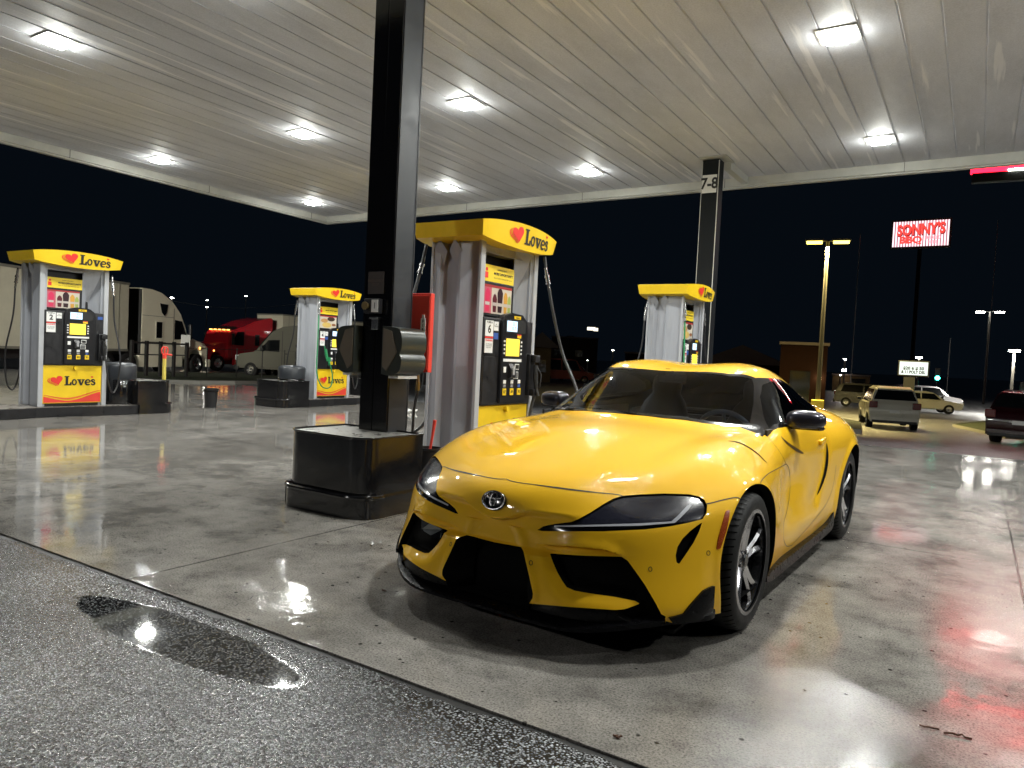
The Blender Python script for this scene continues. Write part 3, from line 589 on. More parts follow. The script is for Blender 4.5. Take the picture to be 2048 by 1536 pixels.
    if num in (2,6):
        flat([(-.40,1.64),(-.27,1.64),(-.27,1.882),(-.40,1.882)],mat_cache('poster_pink',(.50,.10,.14),.4),.0001,'poster_panel')
        for y_,w_,z_,c_ in ((-.335,.085,1.845,(.60,.03,.10)),(-.215,.075,1.80,(.10,.012,.02)),(-.125,.095,1.86,(.030,.010,.014)),(-.03,.070,1.83,(.62,.32,.05)),(.035,.060,1.80,(.34,.40,.10))):
            cm=mat_cache('drink%d'%int(c_[0]*100),c_,.35); flat([(y_-w_*.34,1.655),(y_+w_*.34,1.655),(y_+w_*.5,z_-.02),(y_+w_*.3,z_+.012),(y_,z_+.03),(y_-w_*.3,z_+.012),(y_-w_*.5,z_-.02)],cm,.0006)
            flat([(y_-w_*.40,1.715),(y_+w_*.40,1.715),(y_+w_*.42,1.745),(y_-w_*.42,1.745)],mat_cache('cup_band',(.5,.45,.42),.4),.0010,'cup_band')
    else:
        for y_,z_,w_,c_ in ((-.27,1.80,.20,(.45,.25,.10)),(-.08,1.84,.22,(.05,.03,.02)),(-.20,1.71,.26,(.60,.42,.12)),(.0,1.72,.12,(.25,.10,.04))):
            flat([(y_+w_*.5*math.cos(t_),z_+w_*.22*math.sin(t_)) for t_ in np.linspace(0,2*math.pi,12,endpoint=False)],mat_cache('dish%d'%int(c_[0]*100),c_,.4),.0006+abs(y_)*.001,'dish')
    mb=MB(); mb.box((hd-.0315,-.40,1.882),(hd-.030,.075,1.905)); P(mb.build('poster_banner',mat_cache('banner_red',(.35,.03,.03),.4),fr_))
    mb=MB(); mb.box((hd-.045,-.415,1.935),(hd-.040,.115,2.09),.001); tp=P(mb.build('recruiting_strip',topper,t)); xt=hd-.0385
    put('THERE IS ALWAYS',.020,tp,M['black_ink'],-.10,2.055,xt); put('MORE OPPORTUNITY',.034,tp,M['black_ink'],-.07,2.015,xt,.0012); put('SCAN TO LEARN MORE AND APPLY NOW',.016,tp,M['black_ink'],-.08,1.975,xt)
    mb=MB(); mb.cyl((xt,-.355,2.045),(xt+.001,-.355,2.045),.018,n=12); mb.box((xt,-.38,1.965),(xt+.001,-.33,2.02)); P(mb.build('pictogram',M['red_ink'],tp))
    # folded grey recess right of the poster
    mb=MB(); yA,yV,yB=.12,.255,hw-.075
    mb.add([(hd-.05,yA,1.60),(.10,yV,1.60),(hd-.02,yB,1.60),(hd-.05,yA,2.30),(.10,yV,2.30),(hd-.02,yB,2.30)],[(0,1,4,3),(1,2,5,4)])
    mb.add([(hd-.04,yA,2.30),(hd-.01,yB,2.30),(hd-.02,yB,2.02),(.102,yV+.0,1.70),(hd-.05,yA,2.02)],[(0,4,3),(0,3,1),(1,3,2)])
    P(mb.build('folded_panel',M['grey_metal'],t))
    # nozzle boot and nozzle on the right
    mb=MB(); mb.box((hd-.02,.345,.86),(hd+.05,.455,1.28),.015); mb.box((hd+.05,.36,1.20),(hd+.11,.45,1.27),.01); mb.box((hd+.05,.36,.86),(hd+.10,.445,.93),.01); P(mb.build('nozzle_boot',M['black_plastic'],cab,smooth=40))
    nz=MB(); nz.tube([(hd+.085,.405,1.17),(hd+.09,.405,1.05),(hd+.10,.41,.93)],[.022,.026,.020],n=10); nz.tube([(hd+.10,.405,1.15),(hd+.15,.41,1.08),(hd+.14,.41,.95)],.008,n=6); nz.cyl((hd+.10,.41,.93),(hd+.12,.42,.86),.018,n=10)
    P(nz.build('nozzle',M['black_rubber'],t,smooth=50))
    def hose(pts,m,coup):
        mb=MB(); mb.tube(catmull(pts,8),.0125 if num!=6 else .016,n=8); h=P(mb.build('hose',m,t,smooth=60)); mb=MB(); a,b=Vector(coup[0]),Vector(coup[1]); d=(b-a)
        mb.cyl(a,a+d*.30,.016,n=12); mb.cyl(a+d*.32,a+d*.44,.026,n=12); mb.cyl(a+d*.46,a+d*.62,.022,n=12); mb.cyl(a+d*.64,a+d*.72,.027,n=12); mb.cyl(a+d*.74,b,.015,n=12); P(mb.build('breakaway_coupling',M['chrome'],h,smooth=40))
    if num==6: hose([(.36,.50,2.27),(.385,.52,2.08),(.41,.545,1.93),(.45,.585,1.69),(.53,.68,1.29),(.72,.645,.95),(.80,.56,.60),(.60,.46,.42),(.34,.42,.58),(.20+hd-.125,.42,.86)],mat_cache('black_hose_lit',(.05,.052,.055),.3),((.375,.505,2.16),(.41,.545,1.93)))  # black hose coloured greyer, the light on it put into the colour
    o_=.12
    if num!=6: hose([(hd-.03,hw+.06,2.21),(hd+.0,hw+.075,1.95),(hd+.02,hw+.09+.05*(num==6),1.5),(hd+o_,hw+.14+.08*(num==6),.95),(hd+o_*.95,hw+.12,.50),(hd+.15,hw+.02,.36),(hd+.16,.45,.52),(hd+.125,.42,.86)],hosem,((hd-.03,hw+.06,2.19),(hd+.005,hw+.077,1.90)))
    if green:
        nz=MB(); nz.tube([(hd+.09,-.32,1.20),(hd+.10,-.30,1.08),(hd+.11,-.27,.95)],[.026,.034,.024],n=10); nz.cyl((hd+.08,-.33,1.17),(hd+.10,-.36,1.26),.012,n=8); P(nz.build('diesel_nozzle',M['green_hose'],t,smooth=50))
        hose([(hd+.02,-hw+.02,2.20),(hd+.04,-hw+.01,1.8),(hd+.07,-hw-.02,1.2),(hd+.09,-hw-.03,.7),(hd+.13,-.42,.42),(hd+.14,-.20,.40),(hd+.13,-.13,.62),(hd+.12,-.22,.92)],M['green_hose'],((hd+.02,-hw+.02,2.19),(hd+.038,-hw+.012,1.90)))
        mb=MB(); mb.box((xb+.002,-.17,.86),(xb+.030,-.165+.06,1.03),.004); P(mb.build('diesel_label',M['green_hose'],cab))
    # the same equipment on the back of the pump
    for o in faceparts:
        if o.parent is t and not (green and o.name.startswith('diesel')):
            c=o.copy(); col.objects.link(c); c.parent=t; c.rotation_euler=(0,0,math.pi)
            for ch in o.children:
                d=ch.copy(); col.objects.link(d); d.parent=c
    for o in pA: c=o.copy(); col.objects.link(c); c.parent=hd_; c.rotation_euler=(0,0,math.pi)
    return t
_mc={}
def mat_cache(n,c,r):
    if n not in _mc: _mc[n]=mat(n,c,r)
    return _mc[n]
PC1=5.975; PC2=11.33
make_pump(PX,PC1,6,'large fuel pump numbered 6 standing behind the yellow coupe')
make_pump(PX,PC2,8,'far fuel pump behind the coupe roof with green and black hoses',True)
make_pump(RX,PC1-.06,2,'fuel pump numbered 2 at the left edge of the picture')
make_pump(RX,PC2-.06,4,'fuel pump numbered 4 with a green diesel hose, left of the pillar',True)
# ---- trash cans
def trash(x,y,label):
    t=thing('trash_can',(x,y,.15),label,'trash can','round cans on the islands')
    mb=MB(); mb.lathe([(0,0),(.262,.0),(.268,.02),(.268,.40),(.262,.41)],n=36); mb.build('drum',guardm,t,smooth=40)
    mb=MB(); mb.lathe([(.255,.405),(.274,.41),(.276,.43),(.276,.62),(.262,.645),(.20,.675),(0,.685)],n=36); mb.build('lid',M['dark_paint'],t,smooth=40)
trash(RX+.02,6.76,'round black trash can between the leftmost pump and its guard'); trash(RX-.02,10.42,'round black trash can behind the guard left of pump 4')
# ---- squeegee bucket
t=thing('squeegee_bucket',(-3.965,4.97,.15),'black bucket with a red squeegee handle between the guard box and big pump','bucket')
mb=MB(); mb.lathe([(.0,.0),(.085,.0),(.105,.26),(.112,.265),(.112,.28),(.10,.28),(.08,.02),(0,.02)],n=24); mb.build('bucket',M['black_plastic'],t,smooth=40)
mb=MB(); mb.tube([(.0,-.02,.12),(.03,.0,.38),(.045,.005,.52)],[.011,.012,.016],n=8); mb.build('squeegee_handle',M['red_panel'],t,smooth=50)
# ---- things on the main pillar
PY=4.575
t=thing('warning_plate',(PX-.02,PY-.125,1.79),'dark brown plate with faint lettering on the front of the tall pillar','sign')
mb=MB(); mb.box((-.085,-.006,-.09),(.085,.0,.09),.003); mb.build('plate',mat('brown_plate',(.040,.028,.022),.45),t); put_text('EMERGENCY\nSTOP',.030,t,mat('faded_brown',(.09,.06,.045),.5),lambda a,b:(a,-.0085,b),.0006)
t=thing('emergency_stop_box',(PX+.0,PY-.125,1.60),'small black switch box with brass button under the brown plate','switch')
mb=MB(); mb.box((-.10,-.05,-.06),(.06,.0,.06),.008); mb.build('box',M['black_plastic'],t); mb=MB(); mb.cyl((-.06,-.05,0),(-.06,-.075,0),.022,n=16); mb.cyl((-.06,-.075,0),(-.06,-.085,0),.032,n=16); mb.build('button',mat('brass',(.45,.33,.15),.3,metal=.9),t,smooth=40)
mb=MB(); mb.box((-.015,-.053,-.05),(.055,-.050,.05)); p_=mb.build('sticker',M['white_label'],t); put_text('1',.07,p_,M['black_ink'],lambda a,b:(a+.02,-.0545,b))
t=thing('metal_bracket',(PX,PY-.125,1.46),'crumpled silver bracket under the switch box on the tall pillar','bracket')
mb=MB(); mb.box((-.03,-.03,-.05),(.04,.0,.05),.004); mb.box((-.045,-.045,.035),(.05,-.0,.052),.004); mb.build('bracket',M['chrome'],t)
def towel(side,label):
    t=thing('towel_dispenser',(PX+side*.152,PY,0),label,'dispenser','towel dispensers on the tall pillar')
    P_=[(0,1.06),(.10,1.05),(.185,1.09),(.205,1.16),(.20,1.20),(.185,1.225),(.20,1.26),(.205,1.33),(.185,1.405),(.13,1.43),(0,1.44)]
    P_=[(side*a,b) for a,b in [(float(q[0]),float(q[1])) for q in catmull(P_,3)]]
    mb=MB(); mb.prism(P_,-.215,.085,ax=1); mb.build('shell',mat_cache('olive_black',(.035,.04,.035),.28),t,smooth=50)
    K=[(.015,1.42),(.10,1.40),(.16,1.24),(.06,1.085),(.015,1.12)]; mb=MB(); mb.prism([(side*a,b) for a,b in K],-.222,-.214,ax=1); mb.build('end_cap',mat_cache('tan_plastic',(.13,.105,.075),.45),t)
    mb=MB(); mb.box((side*.05,-.18,1.03),(side*.15,.05,1.052)); mb.build('towel',M['white_label'],t)
towel(1,'dark rounded towel dispenser on the right side of the tall pillar'); towel(-1,'dark towel dispenser with tan end on the left side of the tall pillar')
t=thing('extinguisher_cabinet',(-4.02,4.80,0),'tall red fire extinguisher cabinet fixed behind the tall pillar','cabinet')
mb=MB(); mb.box((-.20,.0,1.08),(.140,.05,1.74),.006); mb.build('box',M['red_panel'],t); 
mb=MB(); mb.box((-.20,-.006,1.10),(.132,.0,1.72),.003); mb.build('door',M['red_panel'],t); mb=MB(); mb.box((.05,-.012,1.38),(.10,-.007,1.53),.002); mb.box((.062,-.012,1.53),(.088,-.007,1.56)); p_=mb.build('extinguisher_label',M['white_label'],t); put_text('F\nI\nR\nE',.034,p_,M['black_ink'],lambda a,b:(a+.075,-.0135,b+1.452),.001)
# air hose dangling behind the pillar
t=thing('hanging_hose',(-4.275,5.12,0),'short black hose with brass coupling hanging left of the big pump','hose')
mb=MB(); mb.tube(catmull([(.02,0,1.02),(.03,0,.90),(.0,.0,.75),(-.01,.0,.55),(-.03,.0,.17)],6),.013,n=8); mb.build('hose',hosem,t,smooth=60); mb=MB(); mb.cyl((.015,0,1.10),(.03,0,.98),.015,n=10); mb.cyl((.03,0,.98),(.03,0,.90),.019,n=10); mb.build('coupling',mat('brass_fitting',(.30,.22,.10),.3,metal=.9),t)
# ================================================================ sports car
CARX, CARY, CARYAW = -1.7773, 3.5947, -0.0274
_cc, _cs = math.cos(CARYAW), math.sin(CARYAW)
def car_w(P):
    P=np.atleast_2d(P); return np.stack([CARX+P[:,0]*_cc-P[:,1]*_cs, CARY+P[:,0]*_cs+P[:,1]*_cc, P[:,2]],1)
def cpix(P): return proj(car_w(P))
def r1(*q): return [(780+x/4.452, 680+y/4.452) for x,y in q]
def r2(*q): return [(1200+x/3.938, 680+y/3.938) for x,y in q]
def r3(*q): return [(780+x/4.267, 960+y/4.267) for x,y in q]
def r4(*q): return [(1060+x/4.096, 940+y/4.096) for x,y in q]
# rings from nose to tail; every ring has 11 points from centre top to sill
RINGS = [
 [(0,-.765,.695),(.17,-.748,.696),(.34,-.695,.690),(.504,-.600,.668),(.66,-.49,.668),(.785,-.42,.622),(.812,-.44,.54),(.822,-.465,.44),(.835,-.48,.33),(.850,-.485,.23),(.848,-.485,.165)],
 [(0,-.50,.782),(.2,-.49,.780),(.4,-.45,.772),(.58,-.38,.762),(.735,-.28,.738),(.85,-.24,.668),(.876,-.27,.575),(.876,-.31,.46),(.876,-.33,.345),(.878,-.34,.25),(.868,-.35,.165)],
 [(0,-.17,.855),(.2,-.16,.853),(.4,-.12,.842),(.575,-.06,.836),(.725,.0,.822),(.858,.02,.752),(.913,.02,.665),(.925,0,.53),(.925,0,.40),(.92,0,.28),(.90,0,.17)],
 [(0,.18,.902),(.21,.19,.898),(.42,.22,.885),(.58,.30,.876),(.715,.36,.852),(.835,.40,.785),(.900,.40,.690),(.915,.40,.55),(.912,.40,.41),(.905,.40,.28),(.885,.40,.17)],
 [(0,.50,.934),(.22,.515,.930),(.44,.595,.917),(.645,.76,.898),(.74,.74,.872),(.815,.74,.800),(.862,.74,.690),(.866,.74,.55),(.872,.74,.41),(.878,.74,.27),(.865,.74,.18)],
 [(0,.745,1.07),(.215,.765,1.07),(.425,.86,1.058),(.602,1.00,1.045),(.768,.98,.920),(.822,1.00,.845),(.856,1.00,.715),(.858,1.00,.57),(.868,1.00,.42),(.878,1.00,.27),(.865,1.00,.18)],
 [(0,1.02,1.205),(.23,1.04,1.213),(.40,1.115,1.208),(.548,1.245,1.183),(.785,1.28,.935),(.832,1.30,.855),(.862,1.30,.72),(.866,1.30,.575),(.875,1.30,.42),(.882,1.30,.27),(.868,1.30,.18)],
 [(0,1.48,1.255),(.28,1.48,1.279),(.43,1.49,1.262),(.566,1.53,1.205),(.785,1.58,.945),(.835,1.60,.865),(.872,1.60,.735),(.875,1.60,.58),(.880,1.60,.42),(.885,1.60,.27),(.87,1.60,.18)],
 [(0,1.88,1.249),(.27,1.88,1.268),(.42,1.89,1.240),(.548,1.92,1.170),(.758,1.93,.965),(.845,1.93,.888),(.905,1.93,.765),(.908,1.93,.60),(.898,1.93,.43),(.890,1.93,.28),(.87,1.93,.18)],
 [(0,2.22,1.195),(.26,2.22,1.213),(.41,2.23,1.180),(.525,2.25,1.110),(.69,2.26,.985),(.838,2.26,.915),(.928,2.26,.785),(.935,2.26,.62),(.93,2.26,.45),(.92,2.26,.30),(.89,2.26,.18)],
 [(0,2.60,1.105),(.25,2.60,1.112),(.40,2.60,1.080),(.51,2.60,1.020),(.66,2.60,.965),(.83,2.60,.895),(.93,2.60,.765),(.94,2.60,.61),(.935,2.60,.45),(.92,2.60,.30),(.89,2.60,.18)],
 [(0,2.98,1.00),(.25,2.98,.998),(.42,2.98,.975),(.55,2.97,.945),(.68,2.95,.915),(.80,2.93,.845),(.892,2.93,.725),(.905,2.93,.58),(.90,2.93,.44),(.89,2.93,.30),(.86,2.93,.19)],
 [(0,3.34,.985),(.25,3.33,.980),(.45,3.28,.960),(.57,3.23,.925),(.66,3.20,.88),(.74,3.17,.80),(.80,3.17,.70),(.83,3.17,.57),(.83,3.17,.44),(.82,3.17,.31),(.79,3.17,.21)],
 [(0,3.42,.90),(.25,3.41,.895),(.45,3.36,.88),(.55,3.32,.85),(.62,3.30,.80),(.66,3.29,.72),(.68,3.30,.63),(.69,3.31,.53),(.69,3.31,.43),(.68,3.31,.33),(.66,3.30,.25)],
]
# fascia grid: rows below the hood edge, columns 0..3 (column 4 is the corner line of the first ring)
FAS = [
 [(0,-.850,.605),(.17,-.838,.604),(.36,-.772,.600),(.58,-.655,.602)],
 [(0,-.868,.515),(.20,-.866,.512),(.40,-.822,.522),(.63,-.680,.535)],
 [(0,-.862,.425),(.20,-.866,.420),(.42,-.822,.425),(.66,-.672,.430)],
 [(0,-.868,.325),(.22,-.872,.318),(.44,-.838,.318),(.70,-.665,.325)],
 [(0,-.874,.225),(.23,-.880,.215),(.47,-.850,.222),(.74,-.660,.235)],
 [(0,-.870,.165),(.23,-.875,.165),(.48,-.845,.165),(.75,-.650,.170)],
]
def car_cage():
    V=[]; F=[]; key={}
    def add(p):
        k=tuple(np.round(p,5))
        if k not in key: key[k]=len(V); V.append(p)
        return key[k]
    for s in (1,-1):
        R=[[add((x*s,y,z)) for x,y,z in r] for r in RINGS]
        G=[[R[0][j] for j in range(5)]]+[[add((x*s,y,z)) for x,y,z in r]+[R[0][5+i]] for i,r in enumerate(FAS)]
        quads=[]
        for i in range(len(R)-1):
            for j in range(10): quads.append((R[i][j],R[i][j+1],R[i+1][j+1],R[i+1][j]))
        for i in range(len(G)-1):
            for j in range(4): quads.append((G[i][j+1],G[i][j],G[i+1][j],G[i+1][j+1]))
        T=R[-1]; mids=[add((0,V[T[j]][1]+.02,V[T[j]][2])) for j in range(4,11)]
        quads.append((T[0],T[1],T[2],T[3])); quads.append((T[0],T[3],T[4],mids[0]))
        for j in range(6): quads.append((mids[j],T[4+j],T[5+j],mids[j+1]))
        for q in quads:
            q=tuple(dict.fromkeys(q)); F.append(q if s>0 else q[::-1])
    return np.array(V),F
def subsurf(V,F,lv):
    me=bpy.data.meshes.new('tmp'); me.from_pydata([tuple(v) for v in V],[],F); o=bpy.data.objects.new('tmp',me); col.objects.link(o)
    m=o.modifiers.new('s','SUBSURF'); m.levels=lv; m.render_levels=lv; m.boundary_smooth='PRESERVE_CORNERS'; m.use_limit_surface=True
    dg=bpy.context.evaluated_depsgraph_get(); dg.update(); ev=o.evaluated_get(dg).to_mesh()
    W=np.empty(len(ev.vertices)*3); ev.vertices.foreach_get('co',W); W=W.reshape(-1,3)
    Q=np.empty(len(ev.polygons)*4,int); ev.polygons.foreach_get('vertices',Q); Q=Q.reshape(-1,4)
    o.evaluated_get(dg).to_mesh_clear(); bpy.data.objects.remove(o); bpy.data.meshes.remove(me)
    return W,Q
def fit_cage(V,F,it=3,amt=.75):
    C=V.copy()
    for _ in range(it):
        W,_q=subsurf(C,F,1); C=C+amt*(V-W[:len(V)])
    return C
def vnormals(V,T):
    n=np.cross(V[T[:,1]]-V[T[:,0]],V[T[:,2]]-V[T[:,0]]); N=np.zeros_like(V)
    for k in range(3): np.add.at(N,T[:,k],n)
    return N/(np.linalg.norm(N,axis=1,keepdims=True)+1e-12)
def sstep(a,b,x): t=np.clip((x-a)/(b-a),0,1); return t*t*(3-2*t)
def inpoly(P,poly):
    P=np.asarray(P); x,y=P[:,0],P[:,1]; r=np.zeros(len(P),bool); n=len(poly)
    for i in range(n):
        x0,y0=poly[i]; x1,y1=poly[(i+1)%n]
        if y0==y1: continue
        c=((y0>y)!=(y1>y))&(x<(x1-x0)*(y-y0)/(y1-y0)+x0); r^=c
    return r
def pdist(P,poly,closed=True):
    P=np.asarray(P); d=np.full(len(P),1e9); n=len(poly)
    for i in range(n if closed else n-1):
        a=np.array(poly[i]); b=np.array(poly[(i+1)%n]); ab=b-a; t=np.clip(((P-a)@ab)/(ab@ab+1e-12),0,1)
        d=np.minimum(d,np.linalg.norm(P-a-t[:,None]*ab,axis=1))
    return d
def cut(V,T,inside):
    # split triangles T into those inside / outside an outline, snapping vertices to it along mesh edges
    V=V.copy(); used=np.zeros(len(V),bool); used[T.ravel()]=True
    st=np.zeros(len(V),int); idx=np.where(used)[0]; st[idx]=inside(V[idx])
    E=np.unique(np.sort(np.concatenate([T[:,[0,1]],T[:,[1,2]],T[:,[2,0]]]),axis=1),axis=0)
    c=E[st[E[:,0]]!=st[E[:,1]]]
    if len(c)==0: return V,T[st[T[:,0]]==1],T[st[T[:,0]]==0]
    A=V[c[:,0]]; B=V[c[:,1]]; sa=st[c[:,0]]; lo=np.zeros(len(c)); hi=np.ones(len(c))
    for _ in range(14):
        m=(lo+hi)/2; s=inside(A+(B-A)*m[:,None])
        same=(s==sa); lo=np.where(same,m,lo); hi=np.where(same,hi,m)
    t=(lo+hi)/2; L=np.linalg.norm(B-A,axis=1); order=np.argsort(np.minimum(t,1-t)*L); on=np.zeros(len(V),bool); X=A+(B-A)*t[:,None]
    for k in order:
        a,b=c[k]
        if on[a] or on[b]: continue
        v=a if t[k]<.5 else b
        V[v]=X[k]; on[v]=True
    st2=np.where(on,2,st); TT=st2[T]; has1=(TT==1).any(1); allon=(TT==2).all(1)
    cen=V[T].mean(1); ins=has1.copy(); ins[allon]=inside(cen[allon])
    return V,T[ins],T[~ins]
def compact(V,T,mirror=True):
    u,inv=np.unique(T,return_inverse=True); W=V[u]; Q=inv.reshape(T.shape)
    if not mirror: return W,Q
    n=len(W); mid=np.abs(W[:,0])<1e-5; mp=np.where(mid,np.arange(n),0); k=np.where(~mid)[0]; mp[k]=n+np.arange(len(k))
    W2=np.concatenate([W,W[k]*[-1,1,1]]); Q2=mp[Q][:,::-1]; return W2,np.concatenate([Q,Q2])
def boundary(T):
    E=np.concatenate([T[:,[0,1]],T[:,[1,2]],T[:,[2,0]]]); s=np.sort(E,axis=1); _,i,c=np.unique(s,axis=0,return_index=True,return_counts=True)
    return E[i[c==1]]
def walls(V,T,off,skip_mid=True):
    # strip of walls from the border of the patch inwards by off (function of points)
    E=boundary(T)
    if skip_mid: E=E[~((np.abs(V[E[:,0],0])<1e-4)&(np.abs(V[E[:,1],0])<1e-4))]
    u,inv=np.unique(E,return_inverse=True); inv=inv.reshape(E.shape); A=V[u]; B=off(A); n=len(u)
    W=np.concatenate([A,B]); a,b=inv[:,0],inv[:,1]
    return W,np.concatenate([np.stack([a,b,b+n],1),np.stack([a,b+n,a+n],1)])
def join(parts):
    V=[];T=[];n=0
    for v,t in parts: V.append(v);T.append(t+n);n+=len(v)
    return np.concatenate(V),np.concatenate(T)
def mir(V,T): return np.concatenate([V,V*[-1,1,1]]),np.concatenate([T,T[:,::-1]+len(V)])
# ---- materials
def carpaint():
    m=bpy.data.materials.new('yellow_paint'); m.use_nodes=True; nt=m.node_tree; b=nt.nodes['Principled BSDF']; L=nt.links
    b.inputs['Base Color'].default_value=(.89,.505,.014,1); b.inputs['Roughness'].default_value=.5; b.inputs['Specular IOR Level'].default_value=.12
    b.inputs['Coat Weight'].default_value=1; b.inputs['Coat Roughness'].default_value=.035; b.inputs['Coat IOR'].default_value=1.5
    tc=node(nt,'ShaderNodeTexCoord'); v=node(nt,'ShaderNodeTexVoronoi',i_Scale=95.); L.new(tc.outputs['Object'],v.inputs['Vector'])
    n=node(nt,'ShaderNodeTexNoise',i_Scale=3.2,i_Detail=3.); L.new(tc.outputs['Object'],n.inputs['Vector'])
    msk=ramp(nt,n.outputs['Fac'],[(.48,0.),(.60,1.)]); drop=ramp(nt,v.outputs['Distance'],[(0.,1.),(.30,.85),(.42,0.)])
    mu=node(nt,'ShaderNodeMath',operation='MULTIPLY'); L.new(drop,mu.inputs[0]); L.new(msk,mu.inputs[1])
    bp=node(nt,'ShaderNodeBump',i_Strength=.30,i_Distance=.0011); L.new(mu.outputs[0],bp.inputs['Height']); L.new(bp.outputs[0],b.inputs['Coat Normal'])
    # inner side of the panels is coloured black, in place of a liner
    g=node(nt,'ShaderNodeNewGeometry'); d=node(nt,'ShaderNodeBsdfDiffuse'); d.inputs[0].default_value=(.01,.01,.01,1)
    mx=node(nt,'ShaderNodeMixShader'); L.new(g.outputs['Backfacing'],mx.inputs[0]); L.new(b.outputs[0],mx.inputs[1]); L.new(d.outputs[0],mx.inputs[2])
    L.new(mx.outputs[0],nt.nodes['Material Output'].inputs[0]); return m
def glassmat(name,tint,rough=.0):
    m=bpy.data.materials.new(name); m.use_nodes=True; nt=m.node_tree; L=nt.links; nt.nodes.remove(nt.nodes['Principled BSDF'])
    t=node(nt,'ShaderNodeBsdfTransparent'); t.inputs[0].default_value=(*tint,1); g=node(nt,'ShaderNodeBsdfGlossy'); g.inputs['Roughness'].default_value=rough+.02
    f=node(nt,'ShaderNodeFresnel',i_IOR=1.5); mx=node(nt,'ShaderNodeMixShader'); L.new(f.outputs[0],mx.inputs[0]); L.new(t.outputs[0],mx.inputs[1]); L.new(g.outputs[0],mx.inputs[2])
    L.new(mx.outputs[0],nt.nodes['Material Output'].inputs[0]); return m
paint=carpaint()
carblack=mat('car_black_gloss',(.006,.006,.007),.12,coat=.8)
cartrim=mat('car_black_trim',(.005,.005,.006),.30,spec=.12,noise=(30,.2,.08))
cardark=mat('car_dark_cavity',(.002,.002,.002),.8,spec=.08)
lensm=mat('smoked_lens',(.014,.015,.026),.20,coat=1,coat_r=.03,noise=(120,.5,.08),bump=(170,.25,.001))
drlm=mat('light_strip',(.42,.43,.47),.2,coat=1)
M['car_glass']=glassmat('windscreen_glass',(.78,.82,.86)); M['side_glass']=glassmat('tinted_side_glass',(.30,.33,.36))
amber=mat('amber_reflector',(.35,.06,.008),.25,coat=1,noise=(160,.3,.05))
mirrorblk=mat('metallic_black_paint',(.028,.028,.040),.3,metal=.5,coat=1,noise=(300,.35,.05))
car=thing('sports_car',(CARX,CARY,0),'low yellow two-seat coupe with black mirrors parked nose to camera on wet concrete','car',rz=CARYAW)
V0,F0=car_cage(); V0f=fit_cage(V0,F0); W,Q=subsurf(V0f,F0,5)
keep=(W[Q][:,:,0].mean(1)>0); Q=Q[keep]; T=np.concatenate([Q[:,[0,1,2]],Q[:,[0,2,3]]]); u,inv=np.unique(T,return_inverse=True); V=W[u]; T=inv.reshape(T.shape)
V[np.abs(V[:,0])<2e-4,0]=0
N=vnormals(V,T)
if N[np.argmax(V[:,2]),2]<0: T=T[:,::-1]; N=-N
# ---- sculpting: real relief pushed into the surface
def px(V): return cpix(V)
def relief(V,fn,front=None):
    global N
    N=vnormals(V,T); d=fn(V)
    return V+d
# raised badge shield on the nose
sh=r3((-400,-200),(640,150),(640,230),(690,282),(780,315),(900,334),(1000,326),(1100,298),(1200,260),(1300,214),(1420,160),(1700,40),(1500,-300))
def f_shield(V):
    P=px(V); ins=inpoly(P,sh); d=pdist(P,sh); front=(V[:,1]<-.62)&(V[:,2]>.40)
    w=5+30*sstep(.18,.42,np.abs(V[:,0])); sd=np.where(ins,d,-d)/w; s=sstep(-1,.6,sd)
    a=-(1-s)*.034*sstep(.46,.26,np.abs(V[:,0]))*sstep(.395,.425,V[:,2])*sstep(.59,.55,V[:,2]); a[~front]=0
    return np.stack([0*a,-a,0*a],1)
V=relief(V,f_shield)
# hood channels / shoulder line running from the lamps to the windscreen
def f_hood(V):
    x,y=V[:,0],V[:,1]; on=(V[:,2]>.6)&(y>-.62)&(y<.80)
    c=.47+.10*sstep(-.5,.7,y); a=-.005*np.exp(-((x-c)/.07)**2)*sstep(-.55,-.25,y)*sstep(.75,.45,y)+.004*np.exp(-((x-c-.13)/.09)**2)*sstep(-.6,-.2,y)*sstep(.75,.4,y)
    a[~on]=0; return N*a[:,None]
V=relief(V,f_hood)
# hollow behind the front wheel and pinched door, rear haunch
def f_side(V):
    y,z=V[:,1],V[:,2]; on=(np.abs(V[:,0])>.7)&(z<.93)&(z>.15)
    a=-.030*np.exp(-(((y-1.02)/.40)**2+((z-.60)/.13)**2))+.012*np.exp(-(((y-1.2)/.5)**2+((z-.33)/.07)**2))
    # blade in front of rear wheel
    s=(y-1.76)+ np.maximum(.74-z,0)**1.5*.9; a+= -.018*np.exp(-(np.maximum(s,0)/.07)**2-(np.minimum(s,0)/.22)**2)*sstep(.30,.46,z)*sstep(.84,.72,z)
    # flared arch lips
    for wy,wz,r in ((0,.33,.365),(2.47,.338,.375)):
        d=np.hypot(y-wy,z-wz)-r; a+=.014*np.exp(-(d/.035)**2)
    a[~on]=0; return N*a[:,None]
V=relief(V,f_side)
